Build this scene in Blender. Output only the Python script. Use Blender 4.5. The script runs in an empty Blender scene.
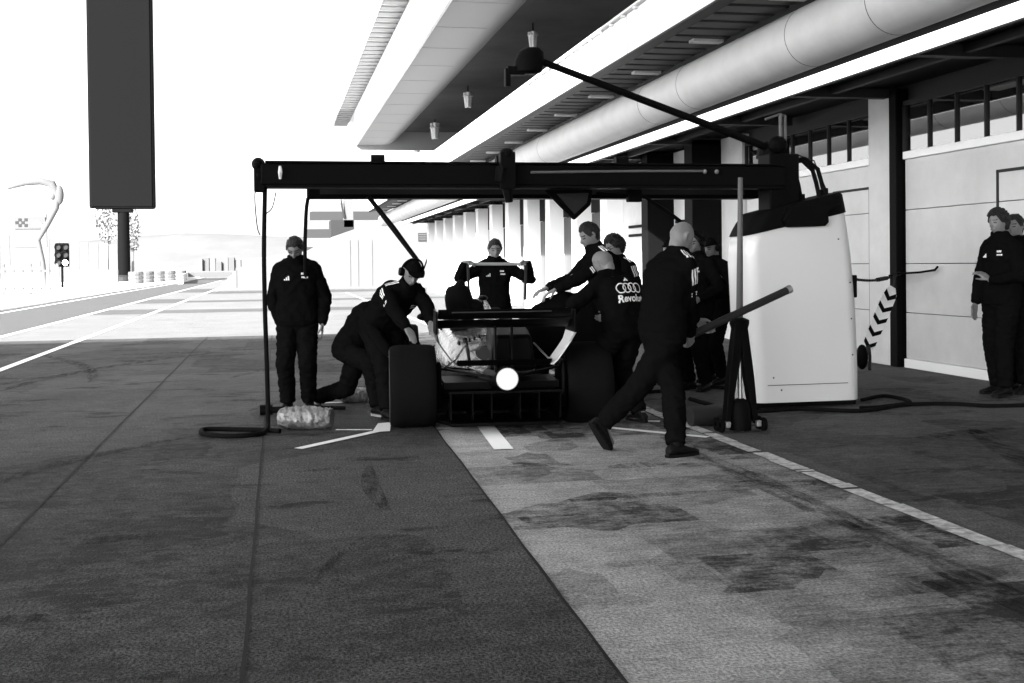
import bpy, bmesh, math, random
from mathutils import Vector as V, Matrix as Mx, noise
from mathutils.bvhtree import BVHTree
random.seed(7)
PI = math.pi
S = bpy.context.scene
COL = S.collection
rad = math.radians

# ------------------------------------------------------------------ camera
F, CH, CX, CY = 1150.0, 1.42, 512.0, 279.5
cam = bpy.data.cameras.new('camera')
camo = bpy.data.objects.new('camera', cam)
COL.objects.link(camo)
CAMR = (Mx.Rotation(-rad(11.49), 3, 'Z') @ Mx.Rotation(PI/2 - rad(.8), 3, 'X') @ Mx.Rotation(rad(-.64), 3, 'Z'))
camo.matrix_world = Mx.Translation((0, 0, CH)) @ CAMR.to_4x4()
cam.sensor_width = 36
cam.lens = F/1024*36
cam.shift_y = (CY - 341.5)/1024
cam.clip_end = 20000
S.camera = camo

def ray(u, v):
    return CAMR @ V(((u-CX)/F, -(v-CY)/F, -1))
def gr(u, v, z=0.0):
    d = ray(u, v)
    return d*((z-CH)/d.z) + V((0, 0, CH))
def at(u, v, Y):
    d = ray(u, v)
    return d*(Y/d.y) + V((0, 0, CH))

# ------------------------------------------------------------------ materials
MATS = {}
def mat(name, col, rough=.7, spec=.3, metal=0., var=0., scale=6., bump=0., bscale=60., emit=0., coat=0., bdist=.01, stretch=(1, 1, 1)):
    if name in MATS: return MATS[name]
    m = bpy.data.materials.new(name); m.use_nodes = True
    nt = m.node_tree; b = nt.nodes['Principled BSDF']
    b.inputs['Base Color'].default_value = (col, col, col, 1)
    b.inputs['Roughness'].default_value = rough
    b.inputs['Specular IOR Level'].default_value = spec
    b.inputs['Metallic'].default_value = metal
    b.inputs['Coat Weight'].default_value = coat
    tc = None
    if var or bump:
        tc = nt.nodes.new('ShaderNodeTexCoord'); mp = nt.nodes.new('ShaderNodeMapping')
        mp.inputs['Scale'].default_value = stretch
        nt.links.new(tc.outputs['Object'], mp.inputs['Vector'])
    if var:
        n = nt.nodes.new('ShaderNodeTexNoise'); n.inputs['Scale'].default_value = scale
        n.inputs['Detail'].default_value = 6; n.inputs['Roughness'].default_value = .65
        nt.links.new(mp.outputs['Vector'], n.inputs['Vector'])
        r = nt.nodes.new('ShaderNodeMapRange')
        r.inputs['From Min'].default_value = .3; r.inputs['From Max'].default_value = .7
        r.inputs['To Min'].default_value = col*(1-var); r.inputs['To Max'].default_value = col*(1+var)
        nt.links.new(n.outputs['Fac'], r.inputs['Value']); nt.links.new(r.outputs['Result'], b.inputs['Base Color'])
    if bump:
        n2 = nt.nodes.new('ShaderNodeTexNoise'); n2.inputs['Scale'].default_value = bscale; n2.inputs['Detail'].default_value = 4
        nt.links.new(mp.outputs['Vector'], n2.inputs['Vector'])
        bp = nt.nodes.new('ShaderNodeBump'); bp.inputs['Strength'].default_value = bump; bp.inputs['Distance'].default_value = bdist
        nt.links.new(n2.outputs['Fac'], bp.inputs['Height']); nt.links.new(bp.outputs['Normal'], b.inputs['Normal'])
    if emit:
        b.inputs['Emission Color'].default_value = (1, 1, 1, 1); b.inputs['Emission Strength'].default_value = emit
    MATS[name] = m
    return m

def ground_mat(name, lo, hi, patch=.0, patch_scale=(.5, .5), grain=.5, rough=.8, spec=.2, wear=None, dirt=.5, streak=2., bump=.7):
    """paving: mottling at several scales, dark rectangular repairs, blotchy dirt and aggregate grain.
    wear=(x0, x1): paler beside x0 where the surface is swept clean, darker rubber towards x1"""
    m = bpy.data.materials.new(name); m.use_nodes = True
    nt = m.node_tree; L = nt.links.new; N = nt.nodes.new; b = nt.nodes['Principled BSDF']
    tc = N('ShaderNodeTexCoord')
    def mapped(st, off=(0, 0)):
        mp = N('ShaderNodeMapping'); mp.inputs['Scale'].default_value = (st[0], st[1], 1); mp.inputs['Location'].default_value = (off[0], off[1], 0)
        L(tc.outputs['Object'], mp.inputs['Vector']); return mp.outputs['Vector']
    def noi(sc, st=(1, 1), det=5, rg=.6, off=(0, 0)):
        n = N('ShaderNodeTexNoise'); n.inputs['Scale'].default_value = sc; n.inputs['Detail'].default_value = det; n.inputs['Roughness'].default_value = rg
        L(mapped(st, off), n.inputs['Vector']); return n.outputs['Fac']
    def mth(op, a, c):
        k = N('ShaderNodeMath'); k.operation = op
        for i, x in enumerate((a, c)):
            if isinstance(x, (int, float)): k.inputs[i].default_value = x
            else: L(x, k.inputs[i])
        return k.outputs[0]
    def rng(x, a, c, d, e):
        r = N('ShaderNodeMapRange'); L(x, r.inputs['Value'])
        for i, q in zip(('From Min', 'From Max', 'To Min', 'To Max'), (a, c, d, e)): r.inputs[i].default_value = q
        return r.outputs['Result']
    big = rng(noi(.8, det=3), .32, .68, 0, 1)
    mid = rng(noi(3.2, (1, 1.5), 8, .72), .34, .66, 0, 1)
    fine = rng(noi(22., det=4, rg=.75), .3, .7, 0, 1)
    gra = rng(noi(70., det=2, rg=.6), .34, .66, -1, 1)
    stk = rng(noi(7., (1, streak), 6, .8, (3, 8)), .36, .64, 0, 1)
    f = mth('ADD', mth('ADD', mth('MULTIPLY', big, .22), mth('MULTIPLY', mid, .30)), mth('ADD', mth('MULTIPLY', fine, .20), mth('MULTIPLY', stk, .28)))
    if wear:
        sp = N('ShaderNodeSeparateXYZ'); L(tc.outputs['Object'], sp.inputs[0])
        wx = mth('ADD', sp.outputs['X'], rng(noi(1.3, (1, .4), 6, .7, (7, 3)), .3, .7, -.7, .7))
        f = mth('ADD', f, rng(wx, wear[0], wear[1], .22, -.10))
    if patch:
        for k, (sx, sy) in enumerate((patch_scale, (patch_scale[0]*2.3, patch_scale[1]*1.6))):
            wob = N('ShaderNodeVectorMath'); wob.operation = 'ADD'
            nz = N('ShaderNodeTexNoise'); nz.inputs['Scale'].default_value = 5.; nz.inputs['Detail'].default_value = 5; L(tc.outputs['Object'], nz.inputs['Vector'])
            sc = N('ShaderNodeVectorMath'); sc.operation = 'SCALE'; sc.inputs['Scale'].default_value = .07; L(nz.outputs['Color'], sc.inputs[0])
            L(mapped((sx, sy), (k*3.7, k*1.9)), wob.inputs[0]); L(sc.outputs['Vector'], wob.inputs[1])
            w = N('ShaderNodeTexVoronoi'); w.distance = 'CHEBYCHEV'; w.inputs['Scale'].default_value = 1.0; w.inputs['Randomness'].default_value = .75
            L(wob.outputs['Vector'], w.inputs['Vector'])
            sep = N('ShaderNodeSeparateColor'); L(w.outputs['Color'], sep.inputs[0])
            pk = rng(sep.outputs[0], .50, .95, -.12*patch, patch*(1 if k == 0 else .8))
            pk = mth('MULTIPLY', pk, rng(noi(6., (1, 1), 6, .75, (k*2, 5)), .36, .56, .15, 1))
            f = mth('SUBTRACT', f, pk)
    if dirt:
        d1 = rng(noi(1.1, (.8, 1.6), 7, .75, (11, 4)), .56, .68, 0, dirt)
        f = mth('SUBTRACT', f, d1)
    val = rng(f, .10, .90, lo, hi)
    val = mth('MULTIPLY', val, mth('ADD', 1.0, mth('MULTIPLY', gra, grain)))
    L(val, b.inputs['Base Color'])
    L(rng(mid, 0, 1, rough-.12, rough+.1), b.inputs['Roughness'])
    b.inputs['Specular IOR Level'].default_value = spec
    bp = N('ShaderNodeBump'); bp.inputs['Strength'].default_value = bump; bp.inputs['Distance'].default_value = .008
    L(mth('ADD', gra, fine), bp.inputs['Height']); L(bp.outputs['Normal'], b.inputs['Normal'])
    MATS[name] = m
    return m

M_cloth = mat('black_cloth', .0045, .9, .0, bump=.15, bscale=240)
M_cloth2 = mat('dark_trouser_cloth', .005, .92, .0, bump=.15, bscale=240)
M_skin = mat('skin', .17, .5, .35)
M_eye = mat('dark_eye', .02, .3, .4)
M_hair = mat('dark_hair', .012, .6, .25, bump=.6, bscale=150, stretch=(1, 1, .2))
M_hairg = mat('grey_hair', .16, .6, .25, bump=.6, bscale=150, stretch=(1, 1, .2))
M_print = mat('white_print', .78, .6, .2)
M_shoe = mat('black_shoe', .006, .5, .08)
M_sole = mat('pale_sole', .3, .6, .2)
M_black = mat('black_metal', .004, .5, .03)
M_rubber = mat('black_rubber', .006, .75, .03)
M_tyre = mat('tyre_rubber', .006, .8, .03, bump=.2, bscale=90)
M_carbon = mat('carbon_fibre', .003, .4, .04)
M_silver = mat('silver_bodywork', .5, .25, .5, metal=.8, bump=1., bscale=5, bdist=.05)
M_steel = mat('bare_steel', .45, .3, .5, metal=.8)
M_white = mat('white_paint', .88, .45, .4)
M_hood = mat('white_gloss_shell', .64, .25, .5, coat=.3)
M_concrete = mat('pale_concrete', .62, .85, .2, var=.08, scale=.6)
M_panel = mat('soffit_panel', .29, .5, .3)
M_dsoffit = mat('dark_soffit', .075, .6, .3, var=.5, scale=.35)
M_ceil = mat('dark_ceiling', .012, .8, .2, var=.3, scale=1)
M_beam = mat('grey_steel_beam', .10, .6, .3)
M_cbeam = mat('dark_ceiling_beam', .03, .6, .2)
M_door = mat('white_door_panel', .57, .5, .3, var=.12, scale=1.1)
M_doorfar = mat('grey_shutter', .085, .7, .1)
M_dark = mat('dark_grey_metal', .02, .6, .2)
M_duct = mat('galvanised_duct', .54, .55, .4, metal=.1, var=.08, scale=2)
M_glass = mat('dark_window_glass', .01, .03, .9)
M_glass.node_tree.nodes['Principled BSDF'].inputs['IOR'].default_value = 2.6   # mirror-coated glazing
M_line = mat('worn_line_paint', .5, .75, .2, var=.6, scale=16)
M_mark = mat('white_tape', .85, .7, .2)
M_crack = mat('joint_sealant', .012, .8, .2)
M_pale = mat('pale_painted_metal', .7, .6, .2)
M_bag = mat('silver_plastic_bag', .20, .38, .5, metal=.3, var=.6, scale=11, bump=1., bscale=24, bdist=.02)
M_far = mat('weathered_grey_metal', .11, .8, .1)
M_fard = mat('dull_grey_metal', .095, .8, .1)
M_farw = mat('weathered_white_panel', .12, .8, .1, var=.08, scale=.7)
M_strip = mat('lit_strip_diffuser', .8, .5, .2, emit=.5)
M_light = mat('lit_lamp_lens', 1., .5, .2, emit=9)
M_light2 = mat('lamp_glow_inner', .3, .5, .2, emit=.45)  # inner part of the imitated glow around the rear lamp
M_light3 = mat('lamp_glow_outer', .1, .5, .2, emit=.09)  # outer, fainter part of the imitated lamp glow
M_lit = mat('lit_signal_lens', 1., .5, .2, emit=4)
M_screen = mat('dark_led_screen', .0038, .8, .04)
M_leaf = mat('pale_leaf', .19, .7, .2)
M_bark = mat('bark', .15, .9, .1)
M_hill = mat('hazy_hill', .135, .95, .05, var=.12, scale=.01)

# ------------------------------------------------------------------ mesh builder
class MB:
    def __init__(s): s.v = []; s.f = []
    def add(s, vs, fs):
        o = len(s.v); s.v += [V(p) for p in vs]; s.f += [tuple(i+o for i in f) for f in fs]; return s
    def box(s, c, sz, rot=None):
        c = V(c); hx, hy, hz = [x/2 for x in sz]
        vs = [V((x, y, z)) for x in (-hx, hx) for y in (-hy, hy) for z in (-hz, hz)]
        if rot is not None: vs = [rot @ p for p in vs]
        return s.add([p+c for p in vs], [(0, 1, 3, 2), (4, 6, 7, 5), (0, 4, 5, 1), (2, 3, 7, 6), (0, 2, 6, 4), (1, 5, 7, 3)])
    def bx(s, x0, x1, y0, y1, z0, z1):
        return s.box(((x0+x1)/2, (y0+y1)/2, (z0+z1)/2), (abs(x1-x0), abs(y1-y0), abs(z1-z0)))
    def bar(s, a, b, w, h=None, up=(0, 0, 1)):
        a, b = V(a), V(b); d = (b-a); L = d.length; d.normalize(); h = h or w
        u = V(up)
        if abs(d.dot(u)) > .98: u = V((1, 0, 0))
        r = d.cross(u).normalized(); u = r.cross(d)
        return s.box((a+b)/2, (w, L, h), Mx((r, d, u)).transposed())
    def cone(s, a, b, ra, rb, n=12, caps=True, sph=False):
        a, b = V(a), V(b); d = b-a
        if d.length < 1e-6: d = V((0, 0, 1e-4)); b = a+d
        d = d.normalized(); u = V((0, 0, 1)) if abs(d.z) < .9 else V((1, 0, 0))
        r = d.cross(u).normalized(); u = r.cross(d)
        rings = []
        if sph: rings += [(a - d*ra*math.cos(t), ra*math.sin(t)) for t in (.35, .8, 1.2)]
        rings += [(a, ra), (b, rb)]
        if sph: rings += [(b + d*rb*math.cos(t), rb*math.sin(t)) for t in (1.2, .8, .35)]
        vs, fs = [], []
        for c, q in rings: vs += [c + (r*math.cos(2*PI*i/n) + u*math.sin(2*PI*i/n))*q for i in range(n)]
        for k in range(len(rings)-1):
            for i in range(n):
                j = (i+1) % n
                fs.append((k*n+i, k*n+j, (k+1)*n+j, (k+1)*n+i))
        if caps: fs += [tuple(reversed(range(n))), tuple(range((len(rings)-1)*n, len(rings)*n))]
        return s.add(vs, fs)
    def tube(s, pts, r, n=8):
        pts = [V(p) for p in pts]; rs = r if isinstance(r, (list, tuple)) else [r]*len(pts)
        vs, fs = [], []; u = None
        for k, p in enumerate(pts):
            d = (pts[min(k+1, len(pts)-1)] - pts[max(k-1, 0)]).normalized()
            if u is None: u = V((0, 0, 1)) if abs(d.z) < .9 else V((1, 0, 0))
            q = d.cross(u)
            if q.length < 1e-4: q = d.cross(V((.3, .9, .1)))
            q.normalize(); u = q.cross(d)
            vs += [p + (q*math.cos(2*PI*i/n) + u*math.sin(2*PI*i/n))*rs[k] for i in range(n)]
        for k in range(len(pts)-1):
            for i in range(n):
                j = (i+1) % n; fs.append((k*n+i, k*n+j, (k+1)*n+j, (k+1)*n+i))
        fs += [tuple(reversed(range(n))), tuple(range((len(pts)-1)*n, len(pts)*n))]
        return s.add(vs, fs)
    def loft(s, rings, caps=True, closed=True):
        n = len(rings[0]); vs = [p for r in rings for p in r]; fs = []
        for k in range(len(rings)-1):
            for i in range(n if closed else n-1):
                j = (i+1) % n; fs.append((k*n+i, k*n+j, (k+1)*n+j, (k+1)*n+i))
        if caps: fs += [tuple(reversed(range(n))), tuple(range((len(rings)-1)*n, len(rings)*n))]
        return s.add(vs, fs)
    def prism(s, poly, axis, a, b):
        """poly of 2D points extruded along axis ('x','y','z') from a to b"""
        def P(p, t): return {'x': (t, p[0], p[1]), 'y': (p[0], t, p[1]), 'z': (p[0], p[1], t)}[axis]
        n = len(poly); vs = [P(p, a) for p in poly] + [P(p, b) for p in poly]
        fs = [tuple(range(n)), tuple(reversed(range(n, 2*n)))] + [(i, i+n, (i+1) % n+n, (i+1) % n) for i in range(n)]
        return s.add(vs, fs)
    def ell(s, c, r, rot=None, n=14, m=8):
        c = V(c); vs, fs = [], []
        for k in range(1, m):
            ph = PI*k/m
            for i in range(n):
                p = V((r[0]*math.sin(ph)*math.cos(2*PI*i/n), r[1]*math.sin(ph)*math.sin(2*PI*i/n), r[2]*math.cos(ph)))
                vs.append(c + (rot @ p if rot is not None else p))
        for k in range(m-2):
            for i in range(n):
                j = (i+1) % n; fs.append((k*n+i, (k+1)*n+i, (k+1)*n+j, k*n+j))
        t = V((0, 0, r[2])); t = rot @ t if rot is not None else t
        vs += [c+t, c-t]; a = len(vs)-2
        fs += [(a, i, (i+1) % n) for i in range(n)] + [(a+1, (m-2)*n+(i+1) % n, (m-2)*n+i) for i in range(n)]
        return s.add(vs, fs)
    def lathe(s, prof, c, axis, n=40, close=False):
        """prof: (radius, offset along axis)"""
        c = V(c); ax = V(axis).normalized(); u = V((0, 0, 1)) if abs(ax.z) < .9 else V((1, 0, 0)); r = ax.cross(u).normalized(); u = r.cross(ax)
        vs, fs = [], []; m = len(prof)
        for i in range(n):
            t = 2*PI*i/n
            vs += [c + ax*o + (r*math.cos(t)+u*math.sin(t))*q for q, o in prof]
        for i in range(n):
            j = (i+1) % n
            for k in range(m if close else m-1):
                l = (k+1) % m
                fs.append((i*m+k, i*m+l, j*m+l, j*m+k))
        return s.add(vs, fs)
    def mesh(s, name):
        me = bpy.data.meshes.new(name); me.from_pydata([tuple(p) for p in s.v], [], s.f); me.update()
        bm = bmesh.new(); bm.from_mesh(me); bmesh.ops.recalc_face_normals(bm, faces=bm.faces); bm.to_mesh(me); bm.free()
        return me
    def build(s, name, m, parent=None, bevel=0., smooth=False, local=False, segs=2):
        if parent is not None and not local:
            off = parent_loc(parent); s.v = [p-off for p in s.v]
        off0 = None
        if parent is None:
            lo = V([min(p[i] for p in s.v) for i in range(3)]); hi = V([max(p[i] for p in s.v) for i in range(3)])
            off0 = V(((lo.x+hi.x)/2, (lo.y+hi.y)/2, lo.z)); s.v = [p-off0 for p in s.v]
        me = s.mesh(name)
        o = bpy.data.objects.new(name, me); COL.objects.link(o)
        for k in (m if isinstance(m, (list, tuple)) else [m]): me.materials.append(k)
        if parent is not None: o.parent = parent
        if off0 is not None: o.location = off0
        if smooth: smooth_angle(me)
        if bevel:
            b = o.modifiers.new('bevel', 'BEVEL'); b.width = bevel; b.segments = segs; b.limit_method = 'ANGLE'; b.angle_limit = rad(40)
        return o

def smooth_angle(me, ang=40):
    me.polygons.foreach_set('use_smooth', [True]*len(me.polygons))
    try: me.set_sharp_from_angle(angle=rad(ang))
    except Exception: pass

def parent_loc(p):
    o = V((0, 0, 0))
    while p is not None: o += p.location; p = p.parent
    return o

def tag(o, label=None, cat=None, group=None, kind=None):
    if label: o['label'] = label
    if cat: o['category'] = cat
    if group: o['group'] = group
    if kind: o['kind'] = kind
    return o
def thing(name, loc, label, cat, group=None, rz=0.):
    o = bpy.data.objects.new(name, None); o.empty_display_size = .2; COL.objects.link(o)
    o.location = loc; o.rotation_euler = (0, 0, rz)
    return tag(o, label, cat, group)
def sheet(name, poly, z, m, label=None):
    mb = MB(); mb.add([(x, y, 0) for x, y in poly], [tuple(range(len(poly)))])
    me = mb.mesh(name); o = bpy.data.objects.new(name, me); COL.objects.link(o); me.materials.append(m); o.location = (0, 0, z)
    if me.polygons[0].normal.z < 0: me.flip_normals()
    return tag(o, kind='structure', label=label)
def text_mesh(txt, size, bold=0.):
    c = bpy.data.curves.new('t', 'FONT'); c.body = txt; c.size = size; c.align_x = 'CENTER'; c.align_y = 'CENTER'; c.offset = bold; c.resolution_u = 3
    o = bpy.data.objects.new('t', c); COL.objects.link(o)
    dg = bpy.context.evaluated_depsgraph_get(); me = bpy.data.meshes.new_from_object(o.evaluated_get(dg))
    vs = [v.co.copy() for v in me.vertices]; fs = [tuple(p.vertices) for p in me.polygons]
    bpy.data.objects.remove(o); bpy.data.meshes.remove(me); bpy.data.curves.remove(c)
    return vs, fs

# ================================================================== SETTING: ground
g_far = ground_mat('verge_ground', .14, .22, grain=.3)
g_asph = ground_mat('pit_lane_asphalt', .012, .115, patch=.30, patch_scale=(.25, .3), grain=.85, dirt=.7, streak=1.6)
g_conc = ground_mat('worn_concrete', .022, .42, patch=.40, patch_scale=(1.0, 1.2), grain=.4, streak=5., bump=.3, wear=(1.2, 3.6), dirt=.22)
g_apron = ground_mat('garage_apron', .02, .15, patch=.3, patch_scale=(.5, .6), grain=.4, streak=2.5)
g_sun = ground_mat('sunlit_pit_exit_paving', .15, .22, patch=.08, grain=.2, spec=.1)  # lane asphalt again, with the sunlight beyond the shadow put into its paler colour
g_band = ground_mat('grey_track_asphalt', .085, .115, grain=.25, spec=.1, dirt=.2)
def XJ(y): return 1.02+.0293*y      # the joint between asphalt and concrete runs slightly askew
sheet('ground', [(-2500, -300), (2500, -300), (2500, 6000), (-2500, 6000)], 0, g_far)
sheet('pit_lane', [(-9, -40), (XJ(-40), -40), (XJ(24), 24.), (-9, 24.)], .004, g_asph)
sheet('working_lane', [(XJ(-40), -40), (3.40, -40), (3.40, 24.), (XJ(24), 24.)], .004, g_conc)
sheet('garage_apron', [(3.40, -40), (8.6, -40), (8.6, 24.), (3.40, 24.)], .004, g_apron)
sheet('pit_exit_road', [(-9, 24.), (8.6, 24.), (8.6, 150), (-9, 150)], .004, g_sun)
sheet('race_track', [(-9.0, 24.), (-5.75, 24.), (-5.75, 150), (-9.0, 150)], .008, g_band)
for i, (x0, x1, y0, y1) in enumerate([(-5.6, -3.95, 36.5, 40.5), (-5.6, -3.95, 47, 53), (-3.7, 2.5, 36.8, 39.5), (-3.7, 7.8, 62, 67), (-3.7, 7.8, 47.5, 50), (-5.6, -3.95, 66, 76), (-3.7, 3, 84, 94)]):
    sheet('asphalt_band', [(x0, y0), (x1, y0), (x1, y1), (x0, y1)], .008, g_band)

def line(name, pts, w, m=M_line, z=.012):
    """painted strip along a ground polyline"""
    for a, b in zip(pts, pts[1:]):
        a = V((a[0], a[1], 0)); b = V((b[0], b[1], 0)); d = (b-a).normalized(); n = V((-d.y, d.x, 0))*w/2
        sheet(name, [(p.x, p.y) for p in (a-n, b-n, b+n, a+n)], z, m)
line('lane_line', [(-3.83, -20), (-3.83, 120)], .13, M_mark)
line('lane_line', [(-5.68, 24), (-5.68, 120)], .14, M_mark)
line('track_edge_line', [(-8.75, 15), (-8.75, 120)], .16, M_mark)
def worn_line(name, x, y0, y1, w):
    # worn white line made of short ragged dabs with gaps where the paint has gone
    mb = MB(); y = y0; R = random.Random(3)
    while y < y1:
        l = R.uniform(.05, .5)
        a, b = x-w/2*R.uniform(.75, 1.05), x+w/2*R.uniform(.75, 1.05)
        mb.add([(a, y, 0), (b, y+R.uniform(-.01, .01), 0), (b+R.uniform(-.008, .008), y+l, 0), (a+R.uniform(-.008, .008), y+l, 0)], [(0, 1, 2, 3)])
        y += l + (R.uniform(.004, .02) if R.random() < .8 else R.uniform(.02, .06))
    me = mb.mesh(name); o = bpy.data.objects.new(name, me); COL.objects.link(o); o.location = (0, 0, .012); me.materials.append(M_line); tag(o, kind='structure')
worn_line('lane_line', 3.44, 0, 24, .13)
worn_line('lane_line', 3.44, 24, 60, .13)
line('box_mark', [gr(298, 450).to_2d(), gr(384, 431).to_2d()], .085, M_mark)
mk = [gr(*p).to_2d() for p in ((372, 434), (390, 433), (391, 424), (378, 425))]
sheet('box_mark', mk, .016, M_mark)
line('box_mark', [gr(336, 431).to_2d(), gr(372, 431).to_2d()], .05, M_mark)
line('box_mark', [gr(322, 404).to_2d(), gr(368, 402.5).to_2d()], .06, M_mark)
line('centre_mark', [(1.66, 8.55), (1.80, 10.6)], .15, M_mark)
line('box_mark', [gr(600, 428).to_2d(), gr(708, 438.5).to_2d()], .085, M_mark)
line('box_mark', [gr(640, 422).to_2d(), gr(660, 422.5).to_2d()], .07, M_mark)
def wobble(name, x, y0, y1, w, amp):
    mb = MB(); n = int((y1-y0)/.18); L = []; R = []
    for i in range(n+1):
        y = y0+(y1-y0)*i/n; dx = amp*noise.noise(((x or 1.2)*3, y*1.7, 0))
        ww = w*(.6+.7*abs(noise.noise((x or 1.2, y*5, 3))))
        xx = (XJ(y) if x is None else x)+dx; L.append((xx-ww, y, 0)); R.append((xx+ww, y, 0))
    mb.add(L+R, [(i, n+1+i, n+2+i, i+1) for i in range(n)])
    me = mb.mesh(name); o = bpy.data.objects.new(name, me); COL.objects.link(o); o.location = (0, 0, .009); me.materials.append(M_crack); tag(o, kind='structure')
wobble('pavement_joint', -1.415, 0, 24, .011, .006)
wobble('pavement_joint', -.14, 0, 24, .009, .006)
wobble('pavement_joint', None, 0, 24, .009, .006)

# rubber left by tyres: curved ribbons of thin worn black
def tyre_mat():
    m = bpy.data.materials.new('tyre_rubber_streak'); m.use_nodes = True; nt = m.node_tree; L_ = nt.links.new
    b = nt.nodes['Principled BSDF']; b.inputs['Base Color'].default_value = (.008, .008, .008, 1); b.inputs['Roughness'].default_value = .8; b.inputs['Specular IOR Level'].default_value = .1
    tc = nt.nodes.new('ShaderNodeTexCoord'); mp = nt.nodes.new('ShaderNodeMapping'); mp.inputs['Scale'].default_value = (6, 1.2, 1); L_(tc.outputs['Object'], mp.inputs['Vector'])
    n = nt.nodes.new('ShaderNodeTexNoise'); n.inputs['Scale'].default_value = 2.5; n.inputs['Detail'].default_value = 8; n.inputs['Roughness'].default_value = .75; L_(mp.outputs['Vector'], n.inputs['Vector'])
    r = nt.nodes.new('ShaderNodeMapRange'); r.inputs['From Min'].default_value = .42; r.inputs['From Max'].default_value = .68; r.inputs['To Max'].default_value = .75; L_(n.outputs['Fac'], r.inputs['Value'])
    L_(r.outputs['Result'], b.inputs['Alpha']); return m
M_streak = tyre_mat()
def tyre_mark(pts, w):
    mb = MB(); P_ = [V((x, y, 0)) for x, y in pts]; vs = []
    for i, p in enumerate(P_):
        d = (P_[min(i+1, len(P_)-1)]-P_[max(i-1, 0)]).normalized(); n = V((-d.y, d.x, 0)); k = math.sin(PI*(i+.3)/(len(P_)-.4))**.5
        vs += [p-n*w*k/2, p+n*w*k/2]
    mb.add(vs, [(2*i, 2*i+1, 2*i+3, 2*i+2) for i in range(len(P_)-1)])
    me = mb.mesh('tyre_mark'); o = bpy.data.objects.new('tyre_mark', me); COL.objects.link(o); o.location = (0, 0, .0075+.0002*len([1 for q in bpy.data.objects if q.name.startswith('tyre_mark')])); me.materials.append(M_streak); tag(o, kind='structure')
def arc(x, y, ang, length, bend, n=16):
    out = []; a = ang
    for i in range(n): out.append((x, y)); x += math.sin(a)*length/n; y += math.cos(a)*length/n; a += bend/n
    return out
for a_ in ((-3.2, 14, .1, 7, .7, .22), (-2.3, 15, -.1, 6, -.5, .2), (-2.6, 19.5, 1.3, 1.6, .3, .3), (-1.0, 20, 1.5, 1.8, .2, .3), (-.6, 15, .3, 5, .9, .2), (-4.6, 11, .2, 6, .3, .2), (-1.1, 6.2, 1.2, .5, .3, .16),
           (-1.25, 4.9, 1.4, .35, .2, .14), (.15, 5.2, .2, .9, .3, .05), (.6, 6.6, -.1, 1.6, .25, .12), (-2.1, 7.5, .3, 3, .5, .16), (.1, 8.0, 1.4, .4, 0, .1),
           (2.9, 2.5, .04, 6.5, -.06, .22), (3.1, 4.1, 1.3, .5, .1, .2), (1.9, 6.6, 1.45, .7, .1, .12), (2.2, 7.6, 1.4, .5, .1, .2), (2.4, 4.4, 1.2, .9, .2, .22), (2.7, 5.6, 1.4, .8, .1, .2), (4.6, 5, .15, 4, .3, .25), (5.4, 6.5, 1.3, 1.5, .1, .3), (4.9, 8.2, 1.2, 1.2, .2, .2), (-.3, 11.5, .4, 4, .7, .18)):
    tyre_mark(arc(*a_[:5]), a_[5])
# kerb and verge to the left of the track
k = MB(); k.bx(-10.4, -9.0, 10, 150, 0, .10); tag(k.build('track_kerb', M_concrete, bevel=.03), kind='structure')
k = MB(); k.bx(-60, -10.6, 10, 170, 0, .05); tag(k.build('verge_paving', M_concrete), kind='structure')

# hills: two long ridges, real relief far away
def ridge(name, x0, x1, y, h, seed, depth=500):
    n, m = 90, 8; mb = MB(); vs = []
    for j in range(m+1):
        t = j/m
        for i in range(n+1):
            x = x0+(x1-x0)*i/n
            z = h*math.sin(PI*t)**1.2*(.45+.55*math.sin(PI*i/n)+.5*noise.fractal((x*.0016+seed, t*2, seed), 1., 2., 5))
            vs.append((x, y+depth*(t-.5), max(z, -2)))
    mb.add(vs, [(j*(n+1)+i, j*(n+1)+i+1, (j+1)*(n+1)+i+1, (j+1)*(n+1)+i) for j in range(m) for i in range(n)])
    tag(mb.build(name, M_hill, smooth=True), kind='structure')
ridge('hills', -1500, 900, 2600, 62, 1.3, 900)
def ridge_side(name, y0, y1, x, h, seed, depth=200):
    n, m = 60, 6; mb = MB(); vs = []
    for j in range(m+1):
        t = j/m
        for i in range(n+1):
            y = y0+(y1-y0)*i/n
            z = h*math.sin(PI*t)*(.6+.5*noise.fractal((y*.012+seed, t, seed), 1., 2., 5))
            vs.append((x+depth*(t-.5), y, max(z, -1)))
    mb.add(vs, [(j*(n+1)+i, j*(n+1)+i+1, (j+1)*(n+1)+i+1, (j+1)*(n+1)+i) for j in range(m) for i in range(n)])
    tag(mb.build(name, M_hill, smooth=True), kind='structure')
ridge_side('wooded_slope', -60, 330, -190, 21, 4.2, 120)

# ================================================================== PIT BUILDING
WX = 8.0
M_eave = mat('eave_slat', .30, .6, .2)
M_seam = mat('soffit_seam', .20, .6, .2)
pit = thing('pit_building', (WX, 20, 0), 'long white pit building with closed garage doors, overhanging soffits and a fat round duct', 'building')
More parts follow.
